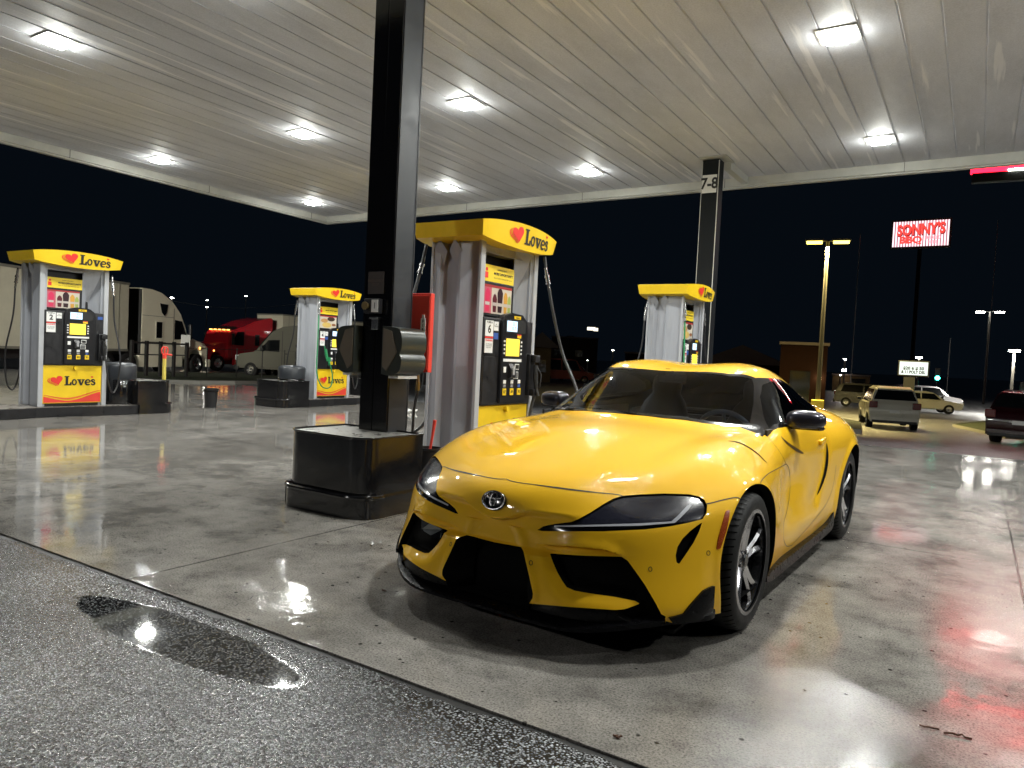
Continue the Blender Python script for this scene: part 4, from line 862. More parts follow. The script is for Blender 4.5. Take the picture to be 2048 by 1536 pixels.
# crease below the lamp and bulging duct surround
cr=r4((0,600),(150,610),(400,625),(600,650),(700,680),(760,715))
def f_crease(V):
    P=px(V); on=(V[:,1]<-.45)&(V[:,2]>.3)&(V[:,2]<.62); d=pdist(P,cr,False)
    yl=np.interp(P[:,0],[c[0] for c in cr],[c[1] for c in cr]); up=P[:,1]<yl
    a=np.where(up,.013*np.exp(-((yl-P[:,1])/14)**2),-.012*np.exp(-(d/7)**2)); a[~on]=0; a=a*sstep(1065,1110,P[:,0])*sstep(1252,1215,P[:,0])
    return N*a[:,None]
V=relief(V,f_crease)
def f_funnel(V):
    P=px(V); on=(V[:,1]<-.5)&(V[:,2]<.43); d=pdist(P,INTAKE_E,False)
    a=-.030*np.exp(-(d/17)**2)*sstep(.175,.24,V[:,2]); a[~on]=0
    return np.stack([0*a,-a,0*a],1)
INTAKE_E=r4((175,720),(215,840),(262,915),(300,962),(370,992),(500,1014),(650,1034),(800,1062))
V=relief(V,f_funnel)
def f_rib(V):   # the two ribs that carry the nose panel down beside the central duct
    P=px(V); on=(V[:,1]<-.6)&(V[:,2]<.50)&(V[:,2]>.15); d=pdist(P,RIB,False)
    a=.012*np.exp(-(d/9)**2); a[~on]=0; return np.stack([0*a,-a,0*a],1)
RIB=r3((1075,380),(1110,450),(1140,560),(1175,700),(1215,860),(1228,960),(1225,1030))
V=relief(V,f_rib)
# ---- cut outlines out of the skin
parts={}
def region(name,inside):
    global V,T
    V2,Ti,To=cut(V,T,inside); V=V2; T=To; parts[name]=(V2,Ti); return V2,Ti
def arch(wy,wz,r): return lambda P:(np.hypot(P[:,1]-wy,P[:,2]-wz)<r)&(np.abs(P[:,0])>.55)&(P[:,2]<.75)
region('arch_f',arch(0,.33,.372)); region('arch_r',arch(2.47,.338,.378))
ws=[(0.,.50),(.22,.515),(.44,.595),(.60,.715),(.668,.80),(.63,.99),(.585,1.14),(.535,1.232),(.40,1.105),(.23,1.035),(-.1,1.02),(-.1,.5)]
ws=[(x,y) for x,y in ws]
def in_ws(P): return inpoly(P[:,:2],ws)&(P[:,2]>.88)&(P[:,0]>-.01)
region('windscreen',in_ws)
pil=[(.60,.70),(.668,.79),(.715,.84),(.78,.93),(.80,.93)]
dlo=[(.86,.905),(.93,.925),(1.3,.94),(1.6,.945),(1.95,.97),(2.16,1.005),(2.20,1.035),(2.10,1.085),(1.9,1.135),(1.65,1.168),(1.4,1.172),(1.22,1.145),(1.08,1.075),(.97,.99)]
dlo_out=[(.70,.865),(.93,.905),(1.3,.92),(1.6,.925),(1.95,.95),(2.22,.99),(2.26,1.04),(2.12,1.105),(1.9,1.152),(1.65,1.185),(1.42,1.190),(1.25,1.19),(1.18,1.175),(.9,1.02),(.72,.905)]
def in_dlo(poly): return lambda P: inpoly(P[:,1:3],poly)&(P[:,0]>.45)
region('side_all',in_dlo(dlo_out))
Vs,Ts=parts['side_all']; Vs2,Tg,Tfr=cut(Vs,Ts,in_dlo(dlo)); parts['side_glass']=(Vs2,Tg); parts['side_trim']=(Vs2,Tfr)
rg=[(-.1,2.14),(.30,2.14),(.41,2.2),(.44,2.5),(.46,2.85),(.30,2.92),(-.1,2.93)]
region('rear_glass',lambda P: inpoly(P[:,:2],rg)&(P[:,2]>.9))
HL=r4((60,492),(110,460),(200,442),(340,425),(400,400),(500,345),(600,280),(680,235),(755,212),(900,200),(1100,192),(1300,198),(1385,215),(1430,245),(1452,290),(1446,350),(1415,402),(1300,432),(1150,462),(950,487),(600,503),(300,503),(100,500))
LENS=r4((370,440),(440,390),(520,345),(620,288),(700,245),(770,226),(900,214),(1100,206),(1290,212),(1365,228),(1408,256),(1425,296),(1418,345),(1392,392),(1290,415),(1180,432),(900,440),(600,445))
DRL=r4((200,452),(500,447),(900,435),(1160,420),(1215,370),(1290,290),(1345,262),(1300,325),(1250,375),(1190,432),(900,455),(500,462),(200,466))
def pin(poly,ymax=0.,ymin=-2,zmin=0.,xmin=-.01): return lambda P: inpoly(px(P),poly)&(P[:,1]<ymax)&(P[:,1]>ymin)&(P[:,2]>zmin)&(P[:,0]>xmin)
region('headlight',pin(HL,-.1))
VENT=r4((1413,425),(1385,505),(1340,595),(1280,685),(1222,770),(1200,757),(1193,700),(1208,630),(1250,562),(1310,502),(1370,455))
region('vent',pin(VENT,-.1))
INTAKE=r4((162,683),(300,693),(450,702),(600,706),(750,710),(800,742),(870,838),(940,938),(1000,1040),(1035,1100),(1075,1180),(1110,1200),(1100,1400),(900,1300),(700,1190),(760,1150),(830,1122),(900,1095),(860,1072),(700,1040),(500,1012),(370,990),(300,960),(262,905),(225,840),(190,760))
region('intake',pin(INTAKE,-.1))
GR=r3((500,440),(700,492),(900,532),(1120,572),(1140,610),(1160,700),(1190,830),(1212,930),(1220,970),(1216,1010),(1192,1048),(1186,1060),(1180,1500),(300,1300),(300,900),(350,600))
region('grille',pin(GR,-.1,xmin=-.01))
CAN=r4((1500,945),(1455,962),(1412,985),(1370,1030),(1300,1110),(1250,1175),(1180,1195),(1130,1205),(1170,1260),(1250,1265),(1360,1230),(1478,1175),(1490,1080))
AMB=r4((1602,335),(1634,328),(1626,400),(1605,500),(1580,575),(1557,642),(1526,652),(1540,560),(1572,440))
# ---- build body shell
def bodylip():
    out=[]
    for k,(wy,wz) in (('arch_f',(0,.33)),('arch_r',(2.47,.338))):
        Vp,Tp=parts[k]
        W1,Q1=walls(Vp,Tp,lambda A:A-np.stack([np.where(np.abs(A[:,0])>.5,np.sign(A[:,0])*.05,0),0*A[:,0],0*A[:,0]],1)); out.append((W1,Q1[:,::-1]))
    return out
def wallg():
    Vp,Tp=parts['grille']; W1,Q1=walls(Vp,Tp,lambda A:np.stack([np.minimum(A[:,0],.150),A[:,1]+.11,A[:,2]],1)); return W1,Q1[:,::-1]
LOW=r4((-900,960),(-400,1040),(5,1094),(300,1120),(690,1147),(760,1143),(832,1121),(1000,1100),(1078,1182),(1112,1202),(1105,1236),(1240,1272),(1300,1264),(1400,1236),(1482,1202),(1520,1190),(1560,1500),(-900,1500))
region('lower_lip',lambda P: inpoly(px(P),LOW)&(P[:,1]<-.30)&(P[:,2]<.33))
def wallset(name,d,dx=0,dz=0):
    Vp,Tp=parts[name]; W1,Q1=walls(Vp,Tp,lambda A:A+np.array([dx,d,dz])*1.0); return W1,Q1[:,::-1]
bodyhalf=compact(V,T,False)
body=mir(*compact(V,T,False)) if False else compact(V,T,True)
lips=[mir(*w) for w in bodylip()]
dw=[mir(*wallset('intake',.05,-.005,.0)),mir(*wallg()),mir(*wallset('vent',.03,-.02,0))]
bv,bt=join([body]+lips+dw)
bo=mkmesh('body',bv,bt,paint,car,smooth=True); bo.data.set_sharp_from_angle(angle=math.radians(38))
def patch(name,key,m,off=(0,0,0),parent=car,thick=None,label=None,VT=None,mirror=True,side=0,smooth=True):
    Vp,Tp=VT if VT is not None else parts[key]
    W1,Q1=compact(Vp,Tp,False); W1=W1+np.array(off)
    if thick:
        N1=vnormals(W1,Q1); top=W1+N1*thick; E=boundary(Q1); n=len(W1)
        E=E[~((np.abs(W1[E[:,0],0])<1e-4)&(np.abs(W1[E[:,1],0])<1e-4))]
        Wn=np.concatenate([top,W1]); Qn=np.concatenate([Q1,np.stack([E[:,0],E[:,0]+n,E[:,1]+n],1),np.stack([E[:,0],E[:,1]+n,E[:,1]],1)]); W1,Q1=Wn,Qn
    if side==-1: W1=W1*[-1,1,1]; Q1=Q1[:,::-1]
    elif mirror: W1,Q1=mir(W1,Q1)
    o=mkmesh(name,W1,Q1,m,parent,smooth=smooth)
    if smooth: o.data.set_sharp_from_angle(angle=math.radians(40))
    return o
patch('windscreen','windscreen',M['car_glass'])
patch('rear_window','rear_glass',M['side_glass'])
for s in (1,-1):
    g=patch('side_window','side_glass',M['side_glass'],side=s,mirror=False) if s<0 else patch('side_window','side_glass',M['side_glass'],mirror=False)
    patch('window_trim','side_trim',carblack,side=s,mirror=False)
# windscreen frit border
Vw,Tw=parts['windscreen']
def in_frit(P):
    d=pdist(P[:,:2],ws[0:-2],False); return (d<.030)
_,Tf,_2=cut(Vw,Tw,in_frit); patch('windscreen_border',None,carblack,off=(0,-.0015,.002),VT=(_,Tf))
# lamps: black bowl, smoked lens on top, light strip
for s in (1,-1):
    Vh,Th=parts['headlight']; W1,Q1=walls(Vh,Th,lambda A:A+np.array([-.008,.022,-.012]),False)
    Vl,Tl,Tr=cut(Vh,Th,lambda P:inpoly(px(P),LENS)); Vd,Td,Trr=cut(Vh,Th,lambda P:inpoly(px(P),DRL))
    a=compact(Vh,Th,False); a=(a[0]+np.array([-.004,.010,-.006]),a[1]); b=(W1,Q1[:,::-1]); vv,tt=join([a,b])
    if s<0: vv=vv*[-1,1,1]; tt=tt[:,::-1]
    h=mkmesh('headlight',vv,tt,carblack,car,smooth=True); h.data.set_sharp_from_angle(angle=math.radians(40))
    patch('lens',None,lensm,off=(-.002,.003,-.003),parent=h,VT=(Vl,Tl),side=s,mirror=False)
    patch('light_strip',None,drlm,off=(-.001,.0,-.001),parent=h,VT=(Vd,Td),side=s,mirror=False)
    patch('side_vent','vent',cardark,off=(-.02,.03,0),side=s,mirror=False)
    patch('air_intake','intake',cardark,off=(-.005,.05,0),side=s,mirror=False)
# intake mesh slats
mb=MB()
for k in range(11):
    z=.20+k*.022; mb.box((.27,-.768,z),(.70,-.762,z+.004)); mb.box((-.70,-.768,z),(-.27,-.762,z+.004))

for s in (1,-1): patch('lower_lip','lower_lip',cartrim,off=(0,.012,0),side=s,mirror=False)
Vg,Tg_=parts['grille']; Vg=Vg.copy(); Vg[:,0]=np.minimum(Vg[:,0],.150); patch('grille',None,cardark,off=(0,.11,0),VT=(Vg,Tg_))
def stick(name,poly,m,th,side,label=None,ymax=0.2,zmin=0):
    Vq,Ti,_=cut(V,T,lambda P:inpoly(px(P),poly)&(P[:,1]<ymax)&(P[:,2]>zmin)&(P[:,0]>0))
    if len(Ti)==0: print('EMPTY stick',name); return
    o=patch(name,None,m,VT=(Vq,Ti),thick=th,side=side,mirror=False)
    if label: o['label']=label
for s in (1,-1):
    stick('canard',CAN,cartrim,.012,s); stick('side_marker',AMB,amber,.004,s)
# ---- ribbons (shut lines) laid on the skin
from mathutils.bvhtree import BVHTree
skinV,skinT=join([compact(V,T,False)]+[compact(*parts[k],False) for k in ('windscreen','side_all','headlight','intake','grille','vent')])
bvh=BVHTree.FromPolygons([tuple(v) for v in skinV],[tuple(int(i) for i in t) for t in skinT])
_C=np.array([[_cc,-_cs,0],[_cs,_cc,0],[0,0,1]]); _O=_C.T@(np.array([0,0,CH])-np.array([CARX,CARY,0]))
def onbody(u,v):
    d=_C.T@ray_dir(u,v); d=d/np.linalg.norm(d); h=bvh.ray_cast(Vector(_O),Vector(d)); return h[0],h[1]
def ribbon(name,pix,m,w=.004,side=0,n=8,lift=.0012,taper=False,parent=car,center=False):
    P=[];NN=[]
    for q in catmull(pix,n):
        a,b=onbody(*q)
        if a is not None: P.append(np.array(a)); NN.append(np.array(b)*(1 if b.dot(Vector(_O)-a)>0 else -1))
    V_=[];F_=[]
    for i in range(len(P)):
        t=P[min(i+1,len(P)-1)]-P[max(i-1,0)]; t/=np.linalg.norm(t)+1e-9; c=np.cross(NN[i],t); c/=np.linalg.norm(c)+1e-9
        ww=w*(math.sin(math.pi*(i+.3)/(len(P)-.4+.6))**.7 if taper else 1)
        V_+= [P[i]+NN[i]*lift-c*ww/2, P[i]+NN[i]*lift+c*ww/2]
        if i: F_.append((2*i-2,2*i-1,2*i+1,2*i))
    V_=np.array(V_)
    if center:   # one continuous line across the nose
        Vm=V_.reshape(-1,2,3)[::-1][:-1,::-1]*[-1,1,1]; allV=np.concatenate([Vm.reshape(-1,3),V_]); k=len(allV)//2
        return mkmesh(name,allV,[(2*j,2*j+1,2*j+3,2*j+2) for j in range(k-1)],m,parent)
    o=mkmesh(name,V_,F_,m,parent)
    return mkmesh(name,V_*[-1,1,1],[f[::-1] for f in F_],m,parent)
# ---- shut lines, slots and small fittings on the skin
seam=mat('shut_line',(.006,.004,.002),.6)
def rr(f,*q): return f(*q)
ribbon('shut_line',[(1008,955.5)]+r1((1100,1262),(1300,1290),(1500,1314),(1700,1341),(1900,1366))+r4((60,124),(180,143),(300,160),(450,177),(600,190),(700,200),(757,213)),seam,.0042,center=True)
ribbon('shut_line',r2((838,1292),(880,1283),(960,1262),(1050,1243),(1085,1243),(1104,1254)),seam,.005)
ribbon('shut_line',r2((1265,1140),(1266,1118),(1290,1085),(1330,1050),(1400,1012),(1450,985),(1466,979),(1482,1000),(1492,1050),(1496,1150),(1488,1250),(1470,1350),(1450,1420),(1443,1470))+[(1567,1062),(1567,1078),(1573,1092),(1584,1090)],seam,.0042)
ribbon('shut_line',[(1584,1090),(1600,1072),(1618,1052),(1640,1025),(1652,1008),(1662,985),(1668,960),(1672,930)],seam,.004)
ribbon('shut_line',r2((1285,700),(1310,750),(1360,810),(1400,860),(1440,925),(1466,979)),seam,.003)
ribbon('hood_vent',r2((1008,796),(1040,800),(1085,808),(1140,830),(1190,860),(1240,897),(1285,940),(1312,970)),cardark,.020,taper=True,lift=.002)
ribbon('door_vent',r2((1782,812),(1787,860),(1788,910),(1784,970),(1772,1040),(1755,1100),(1733,1160),(1708,1218)),cardark,.034,taper=True,lift=.003)
ribbon('door_crease_shade',r2((1425,760),(1450,790),(1490,825),(1540,860),(1580,882),(1602,892)),mat('scoop_shade',(.10,.05,.004),.4),.020,taper=True,lift=.002)  # last ribbon: dark yellow paints shade into the door crease
for c in (r4((985,812))[0],r4((1460,680))[0],r3((1203,707))[0]):
    ring=[(c[0]+3.4*math.cos(a),c[1]+4.4*math.sin(a)) for a in np.linspace(0,2*math.pi,13)]
    ribbon('sensor_ring',ring,seam,.0028,n=3)
# door handle: pull-flap with a recess under it
hp=r2((1722,772),(1735,768),(1760,770),(1772,785),(1766,808),(1748,822),(1730,818),(1722,800))
a,b=onbody(*r2((1748,795))[0]); b=b if b.dot(Vector(_O)-a)>0 else -b
for s in (1,-1):
    mb=MB(); mb.box((-.012,-.075,-.016),(.012,.075,.016),.008); o=mb.build('door_handle',paint,car,smooth=40)
    o.location=(s*(a[0]+.004),a[1],a[2]); o.rotation_euler=(.12,0,0)
# badge
ev=Vector((0,-.868,.600)); 
h=bvh.ray_cast(Vector((0.002,-2,.602)),Vector((0,1,0))); bz=h[0]; bn=h[1]; bn=bn if bn.y<0 else -bn
badge=MB(); badge.lathe([(0,.006),(.055,.006),(.062,.004),(.066,0)],n=32); 
fr=Matrix.Translation(Vector((0,bz.y,.602))+bn*.002)@bn.to_track_quat('Z','Y').to_matrix().to_4x4()
bo_=badge.build('badge',carblack,car,smooth=60); bo_.matrix_local=fr@Matrix.Diagonal((.96,.68,1,1))
eb=MB()
def ell(rx,ry,cx_=0,cy_=0,n=28): return [(cx_+rx*math.cos(t),cy_+ry*math.sin(t),.011) for t in np.linspace(0,2*math.pi,n,endpoint=False)]
for (rx,ry,cx_,cy_,w) in ((.062,.062,0,0,.0034),(.017,.044,0,.006,.0024),(.042,.019,0,.028,.0024)):
    P=ell(rx,ry,cx_,cy_); P.append(P[0]); P.append(P[1]); eb.tube(P,w,n=6,cap=False)
e_=eb.build('emblem',M['chrome'],bo_,smooth=50)
# front splitter
mb=MB(); outer=catmull([(0,-.895),(.25,-.90),(.48,-.872),(.66,-.75),(.80,-.575),(.872,-.47),(.882,-.40)],6); inner=[(p[0]*.85,p[1]+.22) for p in outer]
o2=[(-p[0],p[1]) for p in outer[::-1][:-1]]+[tuple(p) for p in outer]; i2=[(-p[0],p[1]) for p in inner[::-1][:-1]]+inner
n=len(o2); VV=[];FF=[]
for (ox,oy),(ix,iy) in zip(o2,i2):
    e=.055*sstep(.35,.80,abs(ox)); VV+=[(ox,oy,.118+e*.8),(ox*.999,oy+.002,.130+e),(ox*.985,oy+.03,.140+e),(ix,iy,.145+e),(ix,iy,.118+e*.6)]
for i in range(n-1):
    for k in range(5): FF.append((i*5+k,(i+1)*5+k,(i+1)*5+(k+1)%5,i*5+(k+1)%5))
mb.add(VV,FF); mb.build('splitter',cartrim,car,smooth=35)
# sills and underbody
for s in (1,-1):
    mb=MB(); P=catmull([(.42,.135),(.42,.185),(1.0,.188),(1.7,.188),(1.95,.205),(2.06,.255),(2.09,.255),(2.09,.16),(2.06,.14),(1.9,.13),(1.2,.128)],3,True)
    mb.prism([(q[0],q[1]) for q in P],s*.80,s*.905,ax=0); mb.build('side_skirt',cartrim,car,smooth=40)
    for wy,wz,r,nm in ((0,.33,.378,'wheel_arch_liner'),(2.47,.338,.385,'wheel_arch_liner')):
        mb=MB(); mb.lathe([(r+.004,s*.872),(r+.006,s*.56),(.0,s*.56)],c=(0,wy,wz),ax=0,n=40,a0=math.radians(-25),a1=math.radians(205)); mb.build(nm,cardark,car,smooth=40)
mb=MB(); mb.box((-.78,-.62,.125),(.78,3.2,.14)); mb.box((-.56,-.66,.14),(.56,-.52,.60)); mb.box((-.80,3.0,.14),(.80,3.26,.40)); mb.box((-.56,-.52,.14),(.56,.45,.60)); mb.build('underbody',cardark,car)
# wheels
tyre_m=mat('tyre_rubber',(.009,.009,.009),.6,spec=.3,noise=(20,.2,.1)); rim_m=mat('dark_rim',(.035,.036,.04),.25,metal=.6,coat=.5); mach=mat('machined_rim',(.62,.62,.65),.24,metal=1)
def wheel(x,y,r,w,s,steer=0):
    t=bpy.data.objects.new('wheel',None); col.objects.link(t); t.parent=car; t.location=(x*s,y,r); t.rotation_euler=(0,0,steer+(0 if s>0 else math.pi))
    h=w/2; R=.246
    mb=MB(); prof=[(R-.012,-h+.03),(R,-h+.008),(R+.03,-h-.002),(r-.035,-h+.004),(r-.012,-h+.016),(r-.003,-h+.035),(r,-.03),(r,.03),(r-.003,h-.035),(r-.012,h-.016),(r-.035,h-.004),(R+.03,h+.002),(R+.004,h-.008),(R-.012,h-.012)]
    mb.lathe(prof,ax=0,n=72)
    for gx in (-.055,-.018,.018,.055): pass
    ty=mb.build('tyre',tyre_m,t,smooth=50)
    g=MB()
    for k in range(60):
        a=2*math.pi*k/60; ca,sa=math.cos(a),math.sin(a)
        for s2 in (1,):
            p=[(x_,(r_)*math.cos(a+da),(r_)*math.sin(a+da)) for x_,r_,da in ((h-.010,r-.0115,0),(h-.010,r-.0115,.018),(h-.055,r+.0012,.06),(h-.055,r+.0012,.042))]
            p.insert(2,(h-.034,r-.0018,.0)); p=[p[0],p[1],((h-.034),(r-.0012)*math.cos(a+.038),(r-.0012)*math.sin(a+.038)),p[3],p[4],((h-.034),(r-.0012)*math.cos(a+.02),(r-.0012)*math.sin(a+.02))]
            g.add([(q[0],q[1]*1.003,q[2]*1.003) for q in p],[(0,1,2,5),(5,2,3,4)])
    g.build('tread_groove',cardark,ty)
    mb=MB(); mb.lathe([(R-.004,h-.006),(R+.004,h-.010),(R+.004,h-.018),(R-.014,h-.02),(R-.02,h-.06),(R-.02,-h+.02)],ax=0,n=64); rm=mb.build('rim',rim_m,t,smooth=40)
    mb=MB(); mb.lathe([(R-.013,h-.0050),(R+.004,h-.0070)],ax=0,n=64); mb.build('rim_edge',mach,rm,smooth=40)
    xo=h-.022
    sp=MB()
    for k in range(5):
        th=2*math.pi*k/5+.3
        for sg in (-1,1):
            # each arm: centre line radius -> (angle offset, width, x height)
            st=[(.050,sg*.20,.046,xo-.020),(.095,sg*.16,.032,xo-.016),(.15,sg*.15,.030,xo-.010),(.20,sg*.185,.032,xo-.004),(.240,sg*.25,.040,xo+.002)]
            VV=[];
            for (rad,da,ww,xx) in st:
                c=np.array([math.cos(th+da),math.sin(th+da)])*rad; tn=np.array([-math.sin(th+da),math.cos(th+da)])
                for sd,xq in ((-.5,xx-.012),(0.12*sg,xx),(.5,xx-.012),(.5,xx-.042),(-.5,xx-.042)):
                    q=c+tn*sd*ww; VV.append((xq,q[0],q[1]))
            FFs=[]; 
            n0=len(sp.v); sp.v+=VV
            for i in range(4):
                for q in range(5):
                    f=(n0+i*5+q,n0+i*5+(q+1)%5,n0+(i+1)*5+(q+1)%5,n0+(i+1)*5+q); sp.f.append(f); sp.m.append(1 if q in (0,1) else 0)
    sp.build('spokes',[rim_m,mach],t)
    mb=MB(); mb.lathe([(0,xo-.012),(.028,xo-.012),(.034,xo-.02),(.058,xo-.026),(.066,xo-.05),(.066,xo-.08)],ax=0,n=32); mb.build('hub_cap',rim_m,t,smooth=40)
    mb=MB()
    for k in range(5):
        a=2*math.pi*(k+.5)/5+.3; mb.cyl((xo-.03,.045*math.cos(a),.045*math.sin(a)),(xo-.02,.045*math.cos(a),.045*math.sin(a)),.008,n=8)
    mb.build('wheel_nuts',M['chrome'],t)
    mb=MB(); mb.lathe([(.075,xo-.085),(.172,xo-.085),(.172,xo-.11),(.075,xo-.11)],ax=0,n=48); mb.build('brake_disc',mat('brake_disc',(.22,.22,.23),.35,metal=.9),t,smooth=40)
    mb=MB(); mb.lathe([(.178,xo-.07),(.115,xo-.07),(.115,xo-.13),(.178,xo-.13),(.178,xo-.07)],ax=0,n=14,a0=math.radians(150 if s>0 else -30),a1=math.radians(205 if s>0 else 25)); mb.build('brake_caliper',mat('caliper',(.25,.02,.015),.4),t,smooth=40)
for s in (1,-1): wheel(.797,0,.33,.255,s,-.0); wheel(.792,2.47,.338,.275,s)
# mirrors
def superell(c,h,e=.6,nu=32,nv=18):
    V=[];F=[]
    f=lambda t:math.copysign(abs(t)**e,t)
    for i in range(nv+1):
        ph=-math.pi/2+math.pi*i/nv
        for k in range(nu):
            t=2*math.pi*k/nu; V.append((h[0]*f(math.cos(ph))*f(math.cos(t)),h[1]*f(math.cos(ph))*f(math.sin(t)),h[2]*f(math.sin(ph))))
    for i in range(nv):
        for k in range(nu): F.append((i*nu+k,i*nu+(k+1)%nu,(i+1)*nu+(k+1)%nu,(i+1)*nu+k))
    V=np.array(V); return V,F
for s in (1,-1):
    m_=bpy.data.objects.new('wing_mirror',None); col.objects.link(m_); m_.parent=car; m_.location=(s*.885,1.12,.955)
    V_,F_=superell(None,(.108,.078,.058),.62); V_[:,0]*=s
    k=V_[:,0]*s/.108; V_[:,2]*=(1-.22*np.maximum(k,0)**2); V_[:,2]-= .010*np.maximum(-V_[:,1]/.078,0)**2; V_[:,1]+=.03*k*(V_[:,1]<0); V_[:,2]=np.maximum(V_[:,2],-.048)
    V_[:,1]=np.where(V_[:,1]>.045,.045,V_[:,1]); mb=MB(); mb.add(V_,F_ if s>0 else [f[::-1] for f in F_]); mb.build('mirror_housing',mirrorblk,m_,smooth=35)
    mb=MB(); mb.add([(s*a_,b_,c_) for a_,b_,c_ in [(-.16,-.045,-.062),(.085,-.035,-.058),(.105,.0,-.054),(.10,.04,-.054),(-.16,.02,-.062)]+[(-.16,-.04,-.045),(.08,-.045,-.040),(.107,.0,-.036),(.10,.04,-.036),(-.16,.02,-.045)]],[(4,3,2,1,0),(5,6,7,8,9),(0,1,6,5),(1,2,7,6),(2,3,8,7),(3,4,9,8),(4,0,5,9)])
    mb.build('mirror_arm',carblack,m_,bev=.006,smooth=40)
# interior
dashm=mat('dashboard_plastic',(.10,.115,.14),.55,bump=(150,.3,.001)); seatm=mat('seat_leather',(.02,.02,.022),.5); 
mb=MB(); sec=[(.60,.875),(.75,.885),(.92,.875),(1.05,.84),(1.08,.78),(1.06,.60),(1.0,.40)]
xs=[-.70,-.55,-.3,0,.2,.36,.52,.68]; VV=[]
for x in xs:
    b_=.035*math.exp(-((x-.36)/.16)**2); VV+=[(x,y+ (.03 if abs(x)>.5 else 0),z+b_*(1 if .7<y<1.0 else 0)) for y,z in sec]
n=len(sec); mb.add(VV,[(i*n+k,(i+1)*n+k,(i+1)*n+k+1,i*n+k+1) for i in range(len(xs)-1) for k in range(n-1)]); mb.build('dashboard',dashm,car,smooth=60)
mb=MB(); C0=Vector((.36,1.24,.80)); tilt=Matrix.Rotation(math.radians(-66),3,'X')
ringp=[C0+tilt@Vector((.183*math.cos(t),.175*math.sin(t),0)) for t in np.linspace(0,2*math.pi,37)]; mb.tube(ringp,.0155,n=8,cap=False)
for t in (-.1,math.pi+.1,-math.pi/2): mb.tube([C0,C0+tilt@Vector((.17*math.cos(t),.165*math.sin(t),0))],.014,n=6)
mb.lathe([(0,.02),(.05,.015),(.06,-.01)],c=C0,n=16); mb.build('steering_wheel',mat('wheel_leather',(.12,.14,.18),.4),car,smooth=60)
for s in (1,-1):
    mb=MB(); mb.box((s*.36-.24,1.3,.30),(s*.36+.24,1.80,.48),.05); 
    VV=[]; lv=[(.40,.24,1.78),(.60,.25,1.84),(.80,.23,1.90),(.95,.17,1.95),(1.02,.11,1.97),(1.08,.12,1.98),(1.14,.11,1.985),(1.16,.08,1.99)]
    for z,wd,yy in lv:
        for k in range(12):
            t=2*math.pi*k/12; VV.append((s*.36+wd*math.copysign(abs(math.cos(t))**.6,math.cos(t)),yy+.06*math.copysign(abs(math.sin(t))**.6,math.sin(t)),z))
    mb.add(VV,[(i*12+k,i*12+(k+1)%12,(i+1)*12+(k+1)%12,(i+1)*12+k) for i in range(len(lv)-1) for k in range(12)]+[tuple(range(84,96))]); mb.build('seat',seatm,car,smooth=50)
mb=MB(); mb.box((-.10,1.15,1.125),(.10,1.175,1.185),.015); mb.box((-.015,1.08,1.15),(.015,1.16,1.22)); mb.build('rear_view_mirror',carblack,car)
mb=MB(); mb.box((-.72,2.08,.40),(.72,2.14,.86)); mb.tube([(-.66,2.0,.86),(-.5,2.05,.90),(.5,2.05,.90),(.66,2.0,.86)],.02); mb.box((-.70,2.14,.78),(.70,3.0,.80)); mb.build('rear_bulkhead',seatm,car)
for s in (1,-1): mb=MB(); mb.box((s*.74,.75,.3),(s*.755,2.1,.90)); mb.build('door_card',seatm,car)
# wipers
for a_,b_ in (((.62,.735,.905),(.02,.535,.943)),((.05,.50,.945),(-.52,.66,.925))):
    mb=MB(); mb.tube([a_,((a_[0]+b_[0])/2,(a_[1]+b_[1])/2-.005,(a_[2]+b_[2])/2+.014),b_],.006,n=6); mb.build('wiper',cartrim,car)

# small round-cornered lamp unit inside the right-hand intake only
P=[]
for u,v in r3((255,335),(330,365),(425,408),(440,425),(434,500),(420,514),(400,512),(330,480),(262,440),(252,420)):
    d=_C.T@ray_dir(u,v); d=d/np.linalg.norm(d); h=bvh.ray_cast(Vector((-_O[0],_O[1],_O[2])),Vector((-d[0],d[1],d[2])))
    if h[0] is not None: P.append((-h[0].x,h[0].y+.012,h[0].z))
if len(P)>4:
    n=len(P); c=np.mean(P,0); fr=[tuple(c+(np.array(p)-c)*.86+[0,-.001,0]) for p in P]
    fl=mkmesh('fog_lamp',P+[(p[0],p[1]+.03,p[2]) for p in P],[tuple(range(n))]+[(i,i+n,(i+1)%n+n,(i+1)%n) for i in range(n)],carblack,car)
    mkmesh('lens',fr,[tuple(range(n))],mat('fog_lens',(.10,.11,.11),.25,coat=1),fl)
# ================================================================ background
def gpos(u,dist):
    d=ray_dir(u,756); d=d/np.linalg.norm(d[:2]); x,y=d[0]*dist,d[1]*dist; return np.array([x,y,ground_z(x,y)])
def face_cam(p): return math.atan2(p[1],p[0])-math.pi/2      # rotation so that local -y looks at the camera
whitep=mat('white_vehicle_paint',(.62,.60,.52),.3,coat=.6,noise=(1.5,.08,.05)); trailm=mat('trailer_white',(.50,.48,.38),.5,noise=(1.2,.12,.1)); redp=mat('red_truck_paint',(.50,.015,.025),.25,coat=.8); vanp=mat('beige_van_paint',(.10,.097,.075),.4,coat=.3); darkglass=mat('dark_window',(.006,.007,.008),.08); vb=mat('vehicle_black',(.012,.012,.012),.5)
headl=emit('headlamp_lit',(1,.86,.62),26); ambl=emit('amber_marker',(1,.42,.08),4); taill=mat('tail_lamp',(.12,.008,.008),.25,coat=.5); whitel=emit('white_far_lamp',(1,.97,.90),60); yell=emit('sodium_lamp',(1,.76,.13),3.2); greenl=emit('green_signal',(.05,1,.62),14)
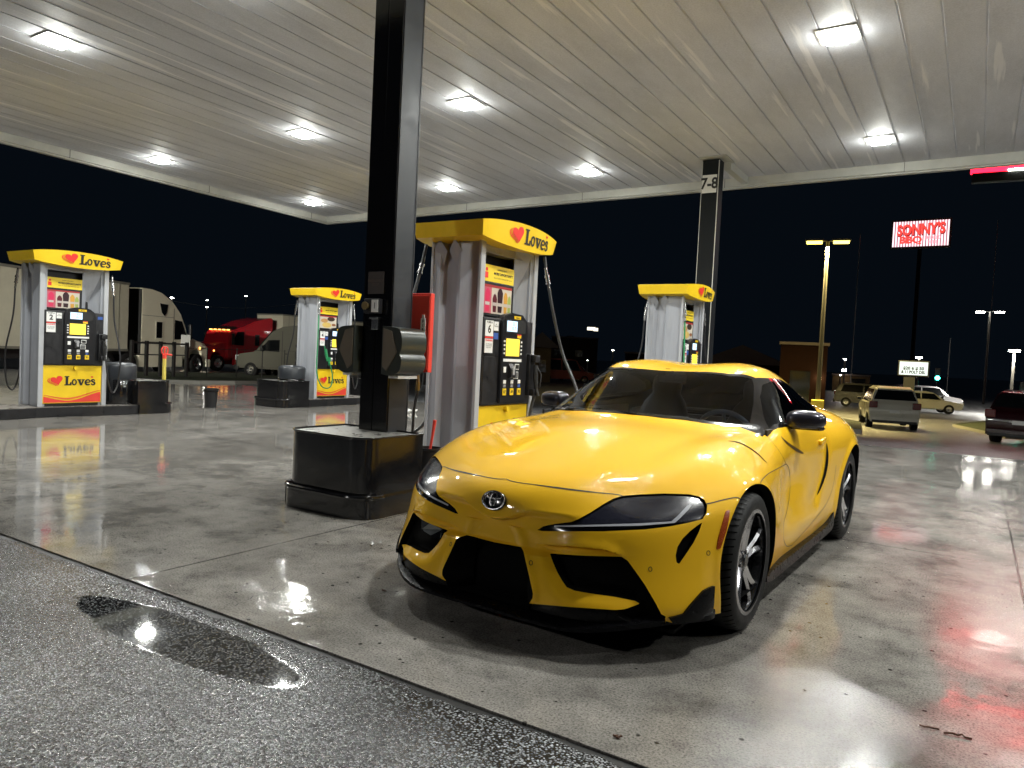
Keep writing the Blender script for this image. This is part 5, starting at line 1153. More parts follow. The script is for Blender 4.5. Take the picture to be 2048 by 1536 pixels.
def vwheel(par,x,y,r,w=.24,rimm=None,s=1):
    t=bpy.data.objects.new('wheel',None); col.objects.link(t); t.parent=par; t.location=(x,y,r)
    mb=MB(); mb.lathe([(r*.58,-w/2),(r*.93,-w/2),(r,-w/2+.03),(r,w/2-.03),(r*.93,w/2),(r*.58,w/2)],ax=0,n=28); mb.build('tyre',tyre_m,t,smooth=40)
    mb=MB(); q=s*w/2; mb.lathe([(0,q*.55),(r*.18,q*.7),(r*.22,q*.35),(r*.50,q*.3),(r*.60,q*.95)],ax=0,n=24)
    mb.build('rim',rimm or M['chrome'],t,smooth=40)
    return t
# local vehicle frame: nose towards -y, x across
def car_simple(name,label,cat,L,W,H,paintm,pos,rz,kind='suv',lit=False,group=None):
    t=thing(name,tuple(pos),label,cat,group,rz=rz); h=W/2; r=.33 if kind!='sedan' else .31
    y0,y1=-L/2,L/2
    if kind=='suv':
        low=[(y0+.1,.32),(y0,.55),(y0+.04,.85),(y0+.95,1.02),(y1-.12,1.05),(y1-.02,.90),(y1,.50),(y1-.12,.30)]
        cab=[(y0+.90,1.00),(y0+1.55,H-.10),(y0+2.0,H-.02),(y1-.75,H),(y1-.30,H-.10),(y1-.06,1.04)]
    else:
        low=[(y0+.1,.28),(y0,.48),(y0+.05,.70),(y0+1.1,.88),(y1-.1,.95),(y1,.80),(y1,.45),(y1-.12,.28)]
        cab=[(y0+1.05,.86),(y0+1.75,H-.08),(y0+2.2,H),(y1-1.6,H-.02),(y1-.55,.93)]
    def loft(P,w0,w1,zr,name,m,par=t,bev=.05):
        z0=min(p[1] for p in P); z1=max(p[1] for p in P)
        V_=[(s*(w0+(w1-w0)*(z-z0)/(z1-z0)),y,z) for s in (-1,1) for y,z in P]; n=len(P)
        mb=MB(); mb.add(V_,[(i,(i+1)%n,n+(i+1)%n,n+i) for i in range(n)]+[tuple(range(n))[::-1],tuple(range(n,2*n))]); return mb.build(name,m,par,bev=bev,smooth=40)
    b=loft(low,h-.05,h,0,'body',paintm); c=loft(cab,h-.06,h-.26,0,'roof',paintm,bev=.06)
    # glasshouse: side windows, rear and front screens set into the cabin
    z0=1.04 if kind=='suv' else .92; zt=H-.13
    def lerp(z): return (h-.06)+(-.20)*(z-cab[0][1])/(H-cab[0][1])
    ya,yb=(y0+1.22,y1-.42) if kind=='suv' else (y0+1.35,y1-.95)
    for s in (-1,1):
        for (a,b_,a2,b2) in ((ya,(ya+yb)/2-.04,ya+.38,(ya+yb)/2-.04),((ya+yb)/2+.04,yb,(ya+yb)/2+.04,yb-.18)):
            mb=MB(); mb.add([(s*(lerp(z)+o),y,z) for o in (.006,-.02) for y,z in ((a,z0),(b_,z0),(b2,zt),(a2,zt))],[(0,1,2,3),(7,6,5,4),(0,4,5,1),(1,5,6,2),(2,6,7,3),(3,7,4,0)]); mb.build('side_window',darkglass,c)
    (yr0,zr0),(yr1,zr1)=cab[-1],cab[-2]
    f=lambda k,o:(yr0+(yr1-yr0)*k+o,zr0+(zr1-zr0)*k)
    mb=MB(); A=f(.22,.012);B=f(.92,.012); mb.add([(-(h-.16),A[0],A[1]),(h-.16,A[0],A[1]),(h-.30,B[0],B[1]),(-(h-.30),B[0],B[1])],[(0,1,2,3)]); mb.build('rear_window',darkglass,c)
    (yf0,zf0),(yf1,zf1)=cab[0],cab[1]; mb=MB(); mb.add([(-(h-.14),yf0-.01,zf0+.05),(h-.14,yf0-.01,zf0+.05),(h-.26,yf1-.04,zf1-.02),(-(h-.26),yf1-.04,zf1-.02)],[(0,3,2,1)]); mb.build('windscreen',darkglass,c)
    for s in (-1,1):
        mb=MB(); zt_=1.03 if kind=='suv' else .90; mb.box((s*(h-.30),y1-.06,zt_-.20),(s*(h-.005),y1+.015,zt_+.05),.03); mb.build('tail_light',taill,t)
        mb=MB(); mb.box((s*(h-.38),y0-.01,.62),(s*(h-.06),y0+.20,.76),.03); mb.build('headlight',headl if lit else M['white_label'],t)
        mb=MB(); mb.box((s*h,y0+1.25,1.02),(s*(h+.16),y0+1.37,1.14),.03); mb.build('wing_mirror',vb,t)
    mb=MB(); mb.box((-h+.06,y1-.10,.30),(h-.06,y1+.05,.50),.03); mb.build('rear_bumper',paintm,t); mb=MB(); mb.box((-h+.12,y1-.08,.27),(h-.12,y1+.055,.38),.02); mb.build('bumper_insert',vb,t)
    mb=MB(); mb.box((-.17,y1+.006,.66),(.17,y1+.02,.78)); mb.build('number_plate',M['white_label'],t)
    for s in (-1,1):
        for y in (y0+.85,y1-.80): vwheel(t,s*(h-.11),y,r,.22,None,s)
    return t
# white crossover seen from behind
p=np.array(pix_ground(1772,853)); sc_=np.hypot(p[0],p[1])
car_simple('parked_car','white compact crossover seen from behind beyond the forecourt','car',4.28,1.78,1.66,whitep,p+[0,0,0],face_cam(p)+math.pi+.12+0*1,'suv')
p=gpos(1845,56); car_simple('parked_car','white saloon parked side-on right of the white crossover','car',4.6,1.8,1.42,whitep,p,face_cam(p)+math.pi/2+.25,'sedan')
p=gpos(1850,64); car_simple('parked_car','silver suv roof showing above the white saloon','car',4.8,1.85,1.72,mat('silver_paint',(.35,.35,.36),.3,metal=.5),p,face_cam(p)+math.pi/2+.3,'suv')
p=gpos(1742,58); car_simple('parked_car','dark suv parked left of the white crossover','car',4.6,1.8,1.68,mat('black_car_paint',(.02,.02,.022),.2,coat=.8),p,face_cam(p)+math.pi/2,'suv')
p=gpos(1790,66); car_simple('parked_car','grey car behind the white crossover roof','car',4.6,1.8,1.6,mat('grey_car_paint',(.14,.14,.15),.25,coat=.5),p,face_cam(p)+math.pi/2+.1,'suv')
p=gpos(2092,29.); car_simple('parked_car','dark red suv cut off by the right edge of the picture','car',4.6,1.86,1.70,mat('dark_red_paint',(.025,.003,.004),.2,coat=1),p,face_cam(p)+math.pi-.25,'suv')
p=gpos(1126,62); car_simple('pickup_van','rusty red van parked far off beyond the coupe windscreen','van',4.9,1.9,2.0,mat('rust_red_paint',(.22,.045,.03),.5),p,face_cam(p)+math.pi/2+.3,'suv')
p=gpos(1152,70); car_simple('parked_car','small white car behind the rusty red van','car',4.4,1.8,1.5,whitep,p,face_cam(p)+math.pi/2,'sedan')
# ---- lorries
def trailer(par,y0,y1,name='trailer',m=trailm):
    mb=MB(); mb.box((-1.28,y0,1.15),(1.28,y1,4.08),.03); o=mb.build(name,m,par)
    mb=MB()
    for k in range(int((y1-y0)/1.2)): y=y0+.6+k*1.2; mb.box((1.282,y,1.2),(1.290,y+.02,4.0)); mb.box((-1.290,y,1.2),(-1.282,y+.02,4.0))
    mb.build('panel_seams',mat_cache('trailer_grey',(.16,.155,.13),.5),o)
    mb=MB(); mb.box((-1.30,y0-.01,4.0),(1.30,y1+.01,4.10)); mb.box((-1.30,y0-.01,1.10),(1.30,y1+.01,1.20)); mb.build('rails',mat_cache('trailer_grey',(.16,.155,.13),.5),o)
    mb=MB(); mb.box((-1.1,y0+2.6,.75),(1.1,y1-.1,1.1)); mb.build('chassis',vb,o)
    for s in (-1,1):
        for q in (y1-1.2,y1-2.5): vwheel(o,s*1.1,q,.5,.55,None,s)
    return o
def tractor(label,paintm,A,B,round_roof=True,lit=False,stripe=None):
    d=B-A; rz=math.atan2(d[1],d[0])-math.pi/2      # local +y runs from nose to tail
    t=thing('lorry',tuple(A),label,'lorry',None,rz=rz)
    if round_roof: cabp=[(1.9,.75),(1.9,1.9),(2.15,2.35),(2.55,3.0),(3.2,3.55),(4.0,3.88),(4.7,3.98),(5.5,3.98),(5.5,.75)]
    else: cabp=[(1.7,.85),(1.7,1.9),(2.0,2.65),(2.9,2.95),(4.0,3.4),(5.3,3.72),(5.6,3.72),(5.6,.85)]
    hood=[(0.,.55),(0.,1.35),(.25,1.55),(1.95,1.95),(2.2,1.95),(2.2,.75),(1.55,.75),(1.45,1.12),(1.05,1.22),(.65,1.12),(.5,.55)]
    mb=MB(); mb.prism(cabp,-1.2,1.2,ax=0); cb=mb.build('cab',paintm,t,bev=.07,smooth=40)
    mb=MB(); mb.prism(hood,-1.05,1.05,ax=0); hb=mb.build('hood',paintm,t,bev=.06,smooth=40)
    for s in (-1,1):
        x=s*1.204
        mb=MB(); mb.prism([(2.15,1.75),(2.15,2.0),(2.5,2.62),(3.05,2.66),(3.05,1.72)],x,x+s*.01,ax=0); mb.build('door_window',darkglass,cb)
        mb=MB(); mb.prism([(4.0,1.75),(4.4,1.75),(4.4,2.5),(4.0,2.5)],x,x+s*.012,ax=0); w=mb.build('sleeper_window',darkglass,cb,bev=.003)
        mb=MB(); mb.prism([(3.93,1.68),(4.47,1.68),(4.47,2.57),(3.93,2.57)],x-s*.004,x+s*.006,ax=0); mb.build('window_frame',M['chrome'] if lit is None else paintm,cb)
        if round_roof: mb=MB(); mb.prism([(3.6,3.35),(4.2,3.38),(4.05,2.95),(3.85,2.8),(3.7,2.95)],x,x+s*.012,ax=0); mb.build('roof_window',darkglass,cb,bev=.003)
        mb=MB(); mb.box((x,3.12,1.0),(x+s*.006,3.135,3.2)); mb.box((x,3.12,2.75),(x+s*.006,5.4,2.765)); mb.box((x,2.05,1.0),(x+s*.006,2.065,1.9)); mb.box((x,3.7,1.55),(x+s*.006,5.4,1.565)); mb.build('panel_seams',vb,cb)
        mb=MB(); mb.box((s*1.30,1.95,1.75),(s*1.42,2.10,2.5),.03); mb.box((s*1.2,1.98,2.4),(s*1.32,2.02,2.44)); mb.build('wing_mirror',vb,t)
        mb=MB(); mb.box((s*.75,-.02,1.05),(s*1.04,.35,1.28),.04); mb.build('headlight',headl if lit else M['white_label'],t)
        mb=MB(); mb.cyl((s*1.06,.75,1.32),(s*1.09,.75,1.32),.05,n=10); mb.build('marker_light',ambl,t)
        vwheel(t,s*1.0,1.05,.52,.30,None,s)
        for q in (6.3,7.6): vwheel(t,s*1.0,q,.52,.55,None,s)
        mb=MB(); mb.box((s*.9,2.35,.38),(s*1.21,5.6,.95),.05); mb.build('side_fairing',paintm,t)
    mb=MB(); mb.prism([(1.93,1.98),(2.16,2.35),(2.5,2.95),(2.46,2.98),(2.10,2.38),(1.87,1.98)],-1.08,1.08,ax=0); mb.build('windscreen',darkglass,cb)
    mb=MB(); mb.box((-1.19,5.44,1.0),(1.19,5.52,cabp[-2][1]-.05)); mb.build('rear_gap_shade',vb,cb)  # black sheet over the cab back paints in the shade of the gap
    mb=MB(); mb.box((-1.15,-.12,.35),(1.15,.25,.75),.06); mb.build('bumper',M['chrome'] if lit else paintm,t)
    mb=MB(); mb.box((-.55,-.02,.8),(.55,.03,1.4),.02); mb.build('grille',vb,t)
    mb=MB(); mb.box((-.45,5.4,.6),(.45,8.6,.95)); mb.box((-1.0,5.7,.95),(1.0,8.2,1.1)); mb.build('chassis',vb,t)
    if lit:
        for k in range(5): mb=MB(); mb.box((-.9+k*.42,1.95,2.70),(-.78+k*.42,2.1,2.76)); mb.build('roof_marker',ambl,t)
    tr=trailer(t,6.4,22.,'trailer'); 
    return t,tr
A=gpos(378,42.5); B=gpos(0,33.5); A[2]=ground_z(*A[:2]); tractor('cream lorry with rounded cab roof parked left, nose to the right, behind pump 2',mat('cream_truck_paint',(.80,.76,.60),.3,coat=.6),A,B)
A=gpos(384,52.); B=gpos(602,58.5); _t,tr=tractor('red lorry with lit headlights and pale trailer in the distance left of pump 4',redp,A,B,False,True)
s_=-1
wing=[(9.6,3.45),(10.6,3.36),(11.4,3.30),(11.7,3.14),(11.9,3.02),(12.15,3.18),(12.5,3.30),(13.2,3.36),(12.6,3.42),(12.0,3.36),(11.2,3.42)]
for s_ in (-1,1):
    mb=MB(); mb.prism([(a-1.5,b) for a,b in wing],s_*1.285,s_*1.295,ax=0); mb.build('winged_emblem',mat_cache('logo_dark',(.02,.025,.04),.5),tr)
    for k,(nm) in enumerate(['FLYING J' if 0 else 'FIL']):
        put_text('FIL',.85,tr,mat_cache('logo_dark',(.02,.025,.04),.5),lambda a,b:(s_*1.296,13.6+ (a if s_>0 else a),2.95+b),.012)
# beige van
A=gpos(492,41.); B=gpos(640,38.6); d=B-A; t=thing('delivery_van',tuple(A),'dull beige high-roof van facing left behind the guard of pump 4','van',rz=math.atan2(d[1],d[0])-math.pi/2)
mb=MB(); mb.prism([(.05,.45),(0,.95),(.15,1.15),(1.15,1.32),(1.75,1.95),(2.1,2.35),(2.7,2.62),(3.5,2.72),(6.1,2.70),(6.15,.45)],-.98,.98,ax=0); vbod=mb.build('body',vanp,t,bev=.08,smooth=40)
for s in (-1,1):
    mb=MB(); mb.prism([(1.45,1.38),(1.95,1.92),(2.6,1.95),(2.6,1.36)],s*.985,s*.992,ax=0); mb.build('side_window',darkglass,vbod); mb=MB(); mb.box((s*.984,2.75,.6),(s*.99,2.77,2.4)); mb.box((s*.984,4.0,.6),(s*.99,4.02,2.4)); mb.box((s*.984,2.9,1.25),(s*.998,3.1,1.29)); mb.build('door_seams',vb,vbod)
    mb=MB(); mb.box((s*.98,1.6,1.35),(s*1.18,1.72,1.65),.03); mb.build('wing_mirror',vb,t); mb=MB(); mb.box((s*.6,-.01,.85),(s*.93,.2,1.1),.03); mb.build('headlight',M['white_label'],t)
    for q in (.95,4.9): vwheel(t,s*.87,q,.38,.26,None,s)
mb=MB(); mb.prism([(1.20,1.36),(1.72,1.98),(2.08,2.32),(2.05,2.35),(1.68,2.0),(1.15,1.36)],-.88,.88,ax=0); mb.build('windscreen',darkglass,vbod)
mb=MB(); mb.box((-.95,-.08,.35),(.95,.2,.6),.05); mb.build('bumper',vb,t)
# ---- rail fence, notice board, hydrant, litter bin
P0=np.array(pix_ground(262,757)); P1=np.array(pix_ground(372,757)); P0=P0/1.0
t=thing('rail_fence',tuple(P0),'low black rail fence in front of the cream lorry','fence'); d=(P1-P0); Lf=np.linalg.norm(d[:2]); t.rotation_euler=(0,0,math.atan2(d[1],d[0]))
mb=MB(); mb.box((-.05,-.03,1.12),(Lf+.05,.03,1.18)); mb.box((0,-.015,.75),(Lf,.015,.79)); mb.build('rail',vb,t)
for k in range(5): mb=MB(); x=Lf*k/4; mb.box((x-.045,-.045,-.1),(x+.045,.045,1.22)); mb.build('post',vb,t)
P2=np.array(pix_ground(620,760)); 
t=thing('wire_fence',tuple(P1),'thin wire fence on slim posts running right toward the van','fence'); d=(P2-P1); Lf=np.linalg.norm(d[:2]); t.rotation_euler=(0,0,math.atan2(d[1],d[0]))
mb=MB(); mb.tube([(0,0,1.05),(Lf,0,1.05)],.010,n=5); mb.build('wire',M['chrome'],t)
for k in range(5): mb=MB(); x=Lf*(k+.6)/5; mb.cyl((x,0,-.1),(x,0,1.1),.02,n=6); mb.build('post',vb,t)
p=gpos(369,36.); t=thing('notice_board',tuple(p),'small pale notice board on a post in front of the cream lorry nose','sign',rz=face_cam(p))
mb=MB(); mb.box((-.19,-.01,1.25),(.19,.01,1.78),.01); mb.build('board',mat_cache('board_grey',(.35,.35,.33),.5),t); mb=MB(); mb.cyl((0,.02,-.1),(0,.02,1.7),.03,n=8); mb.build('post',vb,t)
t=thing('yard_hydrant',(-12.22,7.72,0),'yellow standpipe with a red cage handle behind the guard of pump 2','standpipe')
mb=MB(); mb.cyl((0,0,0),(0,0,.93),.032,n=14); mb.build('pipe',mat_cache('hydrant_yellow',(.62,.50,.10),.4),t,smooth=50)
mb=MB(); mb.cyl((0,0,.90),(0,0,.97),.036,n=12)
for s in (-1,1): mb.tube(catmull([(0,s*.015,.96),(0,s*.05,1.0),(0,s*.06,1.06),(0,s*.035,1.10),(0,0,1.105)],4),.012,n=6)
mb.tube([(0,0,.97),(0,0,1.10)],.014,n=6); mb.tube([(0,.02,.98),(0,.10,.97),(0,.14,.965)],.016,n=8); mb.build('cage_handle',M['red_panel'],t,smooth=50)
gx_,gy_,_z=pix_ground(421,815); t=thing('waste_bucket',(gx_,gy_,0),'small black litter bucket standing alone between the two left pumps','bucket')
mb=MB(); mb.lathe([(0,0),(.10,0),(.125,.33),(.135,.335),(.135,.36),(.122,.36),(.10,.02),(0,.02)],n=28); mb.build('bucket',M['black_plastic'],t,smooth=40); mb=MB(); mb.lathe([(.127,.30),(.137,.305),(.137,.33),(.128,.335)],n=28); mb.build('rim_band',M['black_gloss'],t,smooth=40)
gx_,gy_,_z=pix_ground(822,826); mb=MB()
for k in range(5): a=k*1.25; mb.cyl((gx_+.06*math.cos(a),gy_+.1*math.sin(a)+.0,.03),(gx_+.12*math.cos(a+.6),gy_+.16*math.sin(a+.5),.07),.03,r2=.012,n=7)
tag(mb.build('crumpled_paper',M['white_label'],smooth=60),'crumpled white paper on the ground left of the big pump','litter')
# ---- light poles and lamps
def far_lamp(u,v,dist,size,m,label,base_v=None,energy=0,color=(1,.95,.85),pole=True,arms=1,spread=None,width=.09):
    hp=pix_at(u,v,dist); gz=ground_z(hp[0],hp[1]); t=thing('lamp_post',(hp[0],hp[1],gz),label,'street light',rz=math.atan2(hp[1],hp[0])-math.pi/2); H_=hp[2]-gz
    if pole: mb=MB(); mb.cyl((0,.05,0),(0,.05,H_),width*1.2,r2=width*.8,n=10); mb.build('pole',mat_cache('pole_metal',(.07,.066,.055),.45),t,smooth=50)
    offs=[0] if arms==1 else [-arms/2,arms/2]
    for o_ in offs:
        mb=MB(); mb.box((o_-size*.7,-size*.4,H_-.02),(o_+size*.7,size*.4,H_+size*.14),.01); 
        if arms>1: mb.tube([(0,.05,H_),(o_,0,H_+.05)],.04,n=6)
        mb.build('lamp_head',mat_cache('lamp_head_grey',(.12,.12,.11),.4),t)
        mb=MB(); mb.box((o_-size*.6,-size*.33,H_-.02-size*.16),(o_+size*.6,size*.33,H_-.022),.01); mb.build('lens',m,t)
    if energy:
        l=bpy.data.lights.new('pole_lamp','AREA'); l.shape='RECTANGLE'; l.size=arms+.4 if arms>1 else .4; l.size_y=.35; l.energy=energy; l.color=color; l.spread=math.radians(140); o=bpy.data.objects.new('pole_lamp_light',l); col.objects.link(o); o.parent=t; o.location=(0,0,H_-.3)
    return t
bx,by,bz=pix_ground(1643,831); D=float(np.hypot(bx,by)); 
t=far_lamp(1656,482,D,.62,yell,'tall twin-headed pole lamp glowing yellow left of the barbecue sign',energy=3000,color=(1,.78,.30),arms=1.25,width=.10)
mb=MB(); mb.box((-.30,-.25,-.1),(.30,.35,.78),.04); mb.build('concrete_base',mat_cache('base_yellow',(.50,.40,.05),.5),t)
far_lamp(1980,623,85,.6,whitel,'far pole with a white lamp cluster at the upper right',arms=1.6)
far_lamp(2029,700,60,.55,whitel,'bright white lamp post near the right edge',energy=1800)
far_lamp(1838,714,75,.45,whitel,'white lamp shining just above the message board')
far_lamp(1690,718,80,.22,whitel,'small white lamp right of the brown building')
far_lamp(1681,750,90,.16,whitel,'tiny white lamp low between pole and message board')
for k,(u,v,dd,sz) in enumerate([(313,587,160,.5),(344,595,160,.5),(414,600,190,.35),(414,614,190,.35),(492,592,180,.35),(1093,706,70,.16),(1226,700,90,.2),(1175,720,90,.12)]):
    far_lamp(u,v,dd,sz,whitel,['distant lamp high left of a close pair beyond the cream lorry','distant lamp right of the close pair beyond the cream lorry','upper of two tiny far lamps above the red lorry','lower of two tiny far lamps above the red lorry','single tiny far lamp left of pump 4','small lamp beside the hose right of the big pump','single small lamp above the coupe left roof edge','faint lamp low behind the dark block'][k])
# traffic signals
for u,v,dd,lb in ((1875,756,80,'traffic signal showing green right of the message board'),(2045,788,70,'traffic signal showing green at the right edge')):
    hp=pix_at(u,v,dd); gz=ground_z(hp[0],hp[1]); t=thing('traffic_signal',(hp[0],hp[1],gz),lb,'traffic light',rz=math.atan2(hp[1],hp[0])-math.pi/2)
    H_=hp[2]-gz; mb=MB(); mb.cyl((0,.1,-.1),(0,.1,max(H_+.7,1)),.07,n=8); mb.build('pole',vb,t); mb=MB(); mb.box((-.22,-.1,H_-.3),(.22,.1,H_+.95),.03); mb.build('housing',vb,t); mb=MB(); mb.cyl((0,-.1,H_),(0,-.16,H_),.20,n=14); mb.build('green_lens',greenl,t)
# ---- lit signs
def board_mat():
    m=bpy.data.materials.new('led_board'); m.use_nodes=True; nt=m.node_tree; b=nt.nodes['Principled BSDF']; L=nt.links; b.inputs['Base Color'].default_value=(.05,.05,.05,1)
    tc=node(nt,'ShaderNodeTexCoord'); w=node(nt,'ShaderNodeTexWave',i_Scale=1.45,i_Distortion=.6); w.inputs['Detail'].default_value=2; L.new(tc.outputs['Object'],w.inputs['Vector'])
    r=nt.nodes.new('ShaderNodeValToRGB'); e=r.color_ramp.elements; e[0].position=.25; e[0].color=(.30,.10,.13,1); e[1].position=.6; e[1].color=(1,.74,.78,1); L.new(w.outputs['Fac'],r.inputs[0])
    L.new(r.outputs[0],b.inputs['Emission Color']); b.inputs['Emission Strength'].default_value=1.0; return m
ledr=emit('led_red',(1,.05,.04),1.0); ledd=emit('led_dark',(.30,.02,.02),.6)
c=pix_at(1841,467,72.); t=thing('led_sign',(c[0],c[1],ground_z(c[0],c[1])),'lit LED board with red barbecue restaurant lettering against the night sky','sign',rz=math.atan2(c[1],c[0])-math.pi/2-.10)
zc=c[2]-ground_z(c[0],c[1]); k_=72/1471*.80; bw,bh=108*k_/2,49*k_/2*1.12
mb=MB(); mb.box((-bw-.15,.02,zc-bh-.15),(bw+.15,.5,zc+bh+.15)); mb.build('cabinet',vb,t); mb=MB(); mb.box((-bw,-.0,zc-bh),(bw,.02,zc+bh)); mb.build('screen',board_mat(),t)
mb=MB(); mb.cyl((0,.3,-.2),(0,.3,zc-bh),.16,n=10); mb.build('pole',mat('night_black',(.002,.002,.002),.9,spec=.05),t)
put_text("SONNY'S",1.25,t,ledd,lambda a,b:(a*.98+.05,-.02,zc+.30+b+a*.03-.05),.06,.72,'lettering_shadow'); put_text("SONNY'S",1.25,t,ledr,lambda a,b:(a*.98,-.04,zc+.34+b+a*.03),.04,.72)
put_text('BBQ',.80,t,ledr,lambda a,b:(a*1.1-.72,-.04,zc-.55+b),.04); put_text('SMOKED\nHERE',.38,t,emit('led_pink',(1,.25,.3),.9),lambda a,b:(a*.8+.95,-.04,zc-.58+b),.01)
c=pix_at(1827,737,46.); t=thing('message_board',(c[0],c[1],ground_z(c[0],c[1])),'white backlit message board with two lines of small text','sign',rz=math.atan2(c[1],c[0])-math.pi/2-.06); zc=c[2]-ground_z(c[0],c[1])
bw,bh=22*46/1471,11.5*46/1471; mb=MB(); mb.box((-bw-.07,.01,zc-bh-.07),(bw+.07,.3,zc+bh+.07),.04); mb.build('cabinet',vb,t); mb=MB(); mb.box((-bw,-.01,zc-bh),(bw,.01,zc+bh),.005); mb.build('lit_face',emit('lit_face',(.80,.95,.88),.75),t)
put_text('$20 6 $ 50',.23,t,M['black_ink'],lambda a,b:(a,-.02,zc-.0+b),.010); put_text('& 11 POLY DEL',.22,t,M['black_ink'],lambda a,b:(a,-.02,zc-.21+b),.010,.8)
mb=MB(); mb.box((-.45,.08,-.2),(.10,.3,zc-bh)); mb.build('post',vb,t)
# tall road sign: its foot bar shows under the canopy edge, the rest is mirrored in the wet slab
redl=emit('sign_red',(1,.006,.02),6); pinkl=emit('sign_pink',(1,.35,.35),.9)
dS=55.; c=pix_at(2030,345,dS); t=thing('pylon_sign',(c[0],c[1],ground_z(c[0],c[1])),'tall red lit road sign peeking out under the canopy at the top right','sign',rz=math.atan2(c[1],c[0])-math.pi/2+.05); zc=c[2]-ground_z(c[0],c[1])
w0=-2.35; mb=MB(); mb.box((w0,.0,zc+.15),(w0+8.6,.6,zc+.70),.12); mb.build('red_bar',redl,t); mb=MB(); mb.box((w0+.1,.02,zc-.45),(w0+8.4,.58,zc+.15),.05); mb.build('under_tray',vb,t); mb=MB(); mb.box((w0+2.0,-.02,zc+.15),(w0+8,.02,zc+.24)); mb.build('white_strip',M['lit_lens'],t)
mb=MB(); mb.box((w0+.2,.05,zc+1.6),(w0+8.2,.5,zc+3.6),.1); mb.build('pink_panel',pinkl,t); 
mb=MB(); mb.box((w0+.0,.1,zc+4.8),(w0+8.6,.5,zc+8.2),.1); mb.build('top_cabinet',vb,t)
put_text('FUEL',3.1,t,redl,lambda a,b:(w0+4.2+a,-.0,zc+6.4+b),.12)
mb=MB(); mb.cyl((w0+4.3,.4,-.2),(w0+4.3,.4,zc+5),.45,n=12); mb.build('pole',vb,t)
# ---- buildings
def building(u0,u1,vtop,dist,depth,m,label,roof=None,wins=None,lamps=None):
    a=gpos(u0,dist); b=gpos(u1,dist); cen=(a+b)/2; W_=np.linalg.norm((b-a)[:2]); top=pix_at((u0+u1)/2,vtop,dist)[2]; gz=ground_z(cen[0],cen[1]); H_=top-gz
    t=thing('building',(cen[0],cen[1],gz),label,'building',rz=math.atan2((b-a)[1],(b-a)[0])); hh=H_ if not roof else H_*roof
    mb=MB(); mb.box((-W_/2,0,-1),(W_/2,depth,hh)); w=mb.build('wall',m,t)
    if roof: mb=MB(); mb.prism([(-W_/2-.5,hh-.1),(W_/2+.5,hh-.1),(W_/2+.5,hh+.05),(0,H_),(-W_/2-.5,hh+.05)],-.5,depth+.5,ax=1); mb.build('roof',mat_cache('roof_dark',(.05,.035,.028),.6),t)
    else: mb=MB(); mb.box((-W_/2-.1,-.1,hh),(W_/2+.1,depth+.1,hh+.18)); mb.build('parapet',mat_cache('roof_dark',(.05,.035,.028),.6),t)
    for (x,z,ww,zz,lit) in (wins or []):
        mb=MB(); mb.box((x*W_-ww/2,-.06,z-zz/2),(x*W_+ww/2,.02,z+zz/2)); mb.build('window',darkglass if not lit else emit('window_lit',(1,.9,.7),1.2),w)
    for (x,z,sz,mm,en) in (lamps or []):
        mb=MB(); mb.box((x*W_-sz,-.25,z-sz*.7),(x*W_+sz,-.01,z+sz*.7),.02); o=mb.build('wall_lamp',mm,t)
        if en: l=bpy.data.lights.new('wall_light','POINT'); l.energy=en; l.shadow_soft_size=.2; l.color=(1,.78,.5); q=bpy.data.objects.new('wall_glow',l); col.objects.link(q); q.parent=t; q.location=(x*W_,-.6,z)
    return t
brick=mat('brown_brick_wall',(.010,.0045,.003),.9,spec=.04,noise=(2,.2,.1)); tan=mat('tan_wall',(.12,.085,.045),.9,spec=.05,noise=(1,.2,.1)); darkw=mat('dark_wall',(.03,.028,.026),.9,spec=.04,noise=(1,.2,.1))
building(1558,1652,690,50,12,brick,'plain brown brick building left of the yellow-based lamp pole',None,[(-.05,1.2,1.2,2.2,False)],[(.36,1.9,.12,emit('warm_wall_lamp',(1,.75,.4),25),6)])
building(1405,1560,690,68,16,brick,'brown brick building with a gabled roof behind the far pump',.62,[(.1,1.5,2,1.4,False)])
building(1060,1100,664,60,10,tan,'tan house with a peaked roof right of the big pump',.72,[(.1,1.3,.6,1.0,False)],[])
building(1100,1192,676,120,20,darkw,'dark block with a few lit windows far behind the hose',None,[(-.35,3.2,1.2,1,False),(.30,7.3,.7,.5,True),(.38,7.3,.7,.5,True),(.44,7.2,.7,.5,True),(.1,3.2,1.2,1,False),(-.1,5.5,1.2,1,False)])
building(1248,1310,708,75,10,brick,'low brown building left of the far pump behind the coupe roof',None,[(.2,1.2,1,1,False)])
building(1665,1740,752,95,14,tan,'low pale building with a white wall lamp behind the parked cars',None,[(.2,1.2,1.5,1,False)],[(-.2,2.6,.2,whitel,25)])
# ---- kerbs, verges
def strip(name,P,z,m,th=.0,kind='structure'):
    V_=[(x,y,ground_z(x,y)+z) for x,y in P]; o=mkmesh(name,V_,[tuple(range(len(V_)))],m); o['kind']=kind; return o
grass=mat('grass_verge',(.028,.040,.014),.9,noise=(8,.5,.05),bump=(40,1.,.05))
def verge(P,h,kerbm=None):
    n=len(P); bm=MB(); V_=[(x,y,ground_z(x,y)-.05) for x,y in P]+[(x,y,ground_z(x,y)+h) for x,y in P]; bm.add(V_,[(i,(i+1)%n,n+(i+1)%n,n+i) for i in range(n)]); k=bm.build('kerb',mat_cache('kerb_concrete',(.24,.23,.20),.4)); k['kind']='structure'
    g=mkmesh('verge',[(x,y,ground_z(x,y)+h-.02) for x,y in P],[tuple(range(n))],grass); g['kind']='structure'
g4=lambda *q:[pix_ground(u,v)[:2] for u,v in q]
verge(g4((205,762),(400,768),(470,768),(600,768),(600,752),(480,748),(372,748),(205,748)),.10)
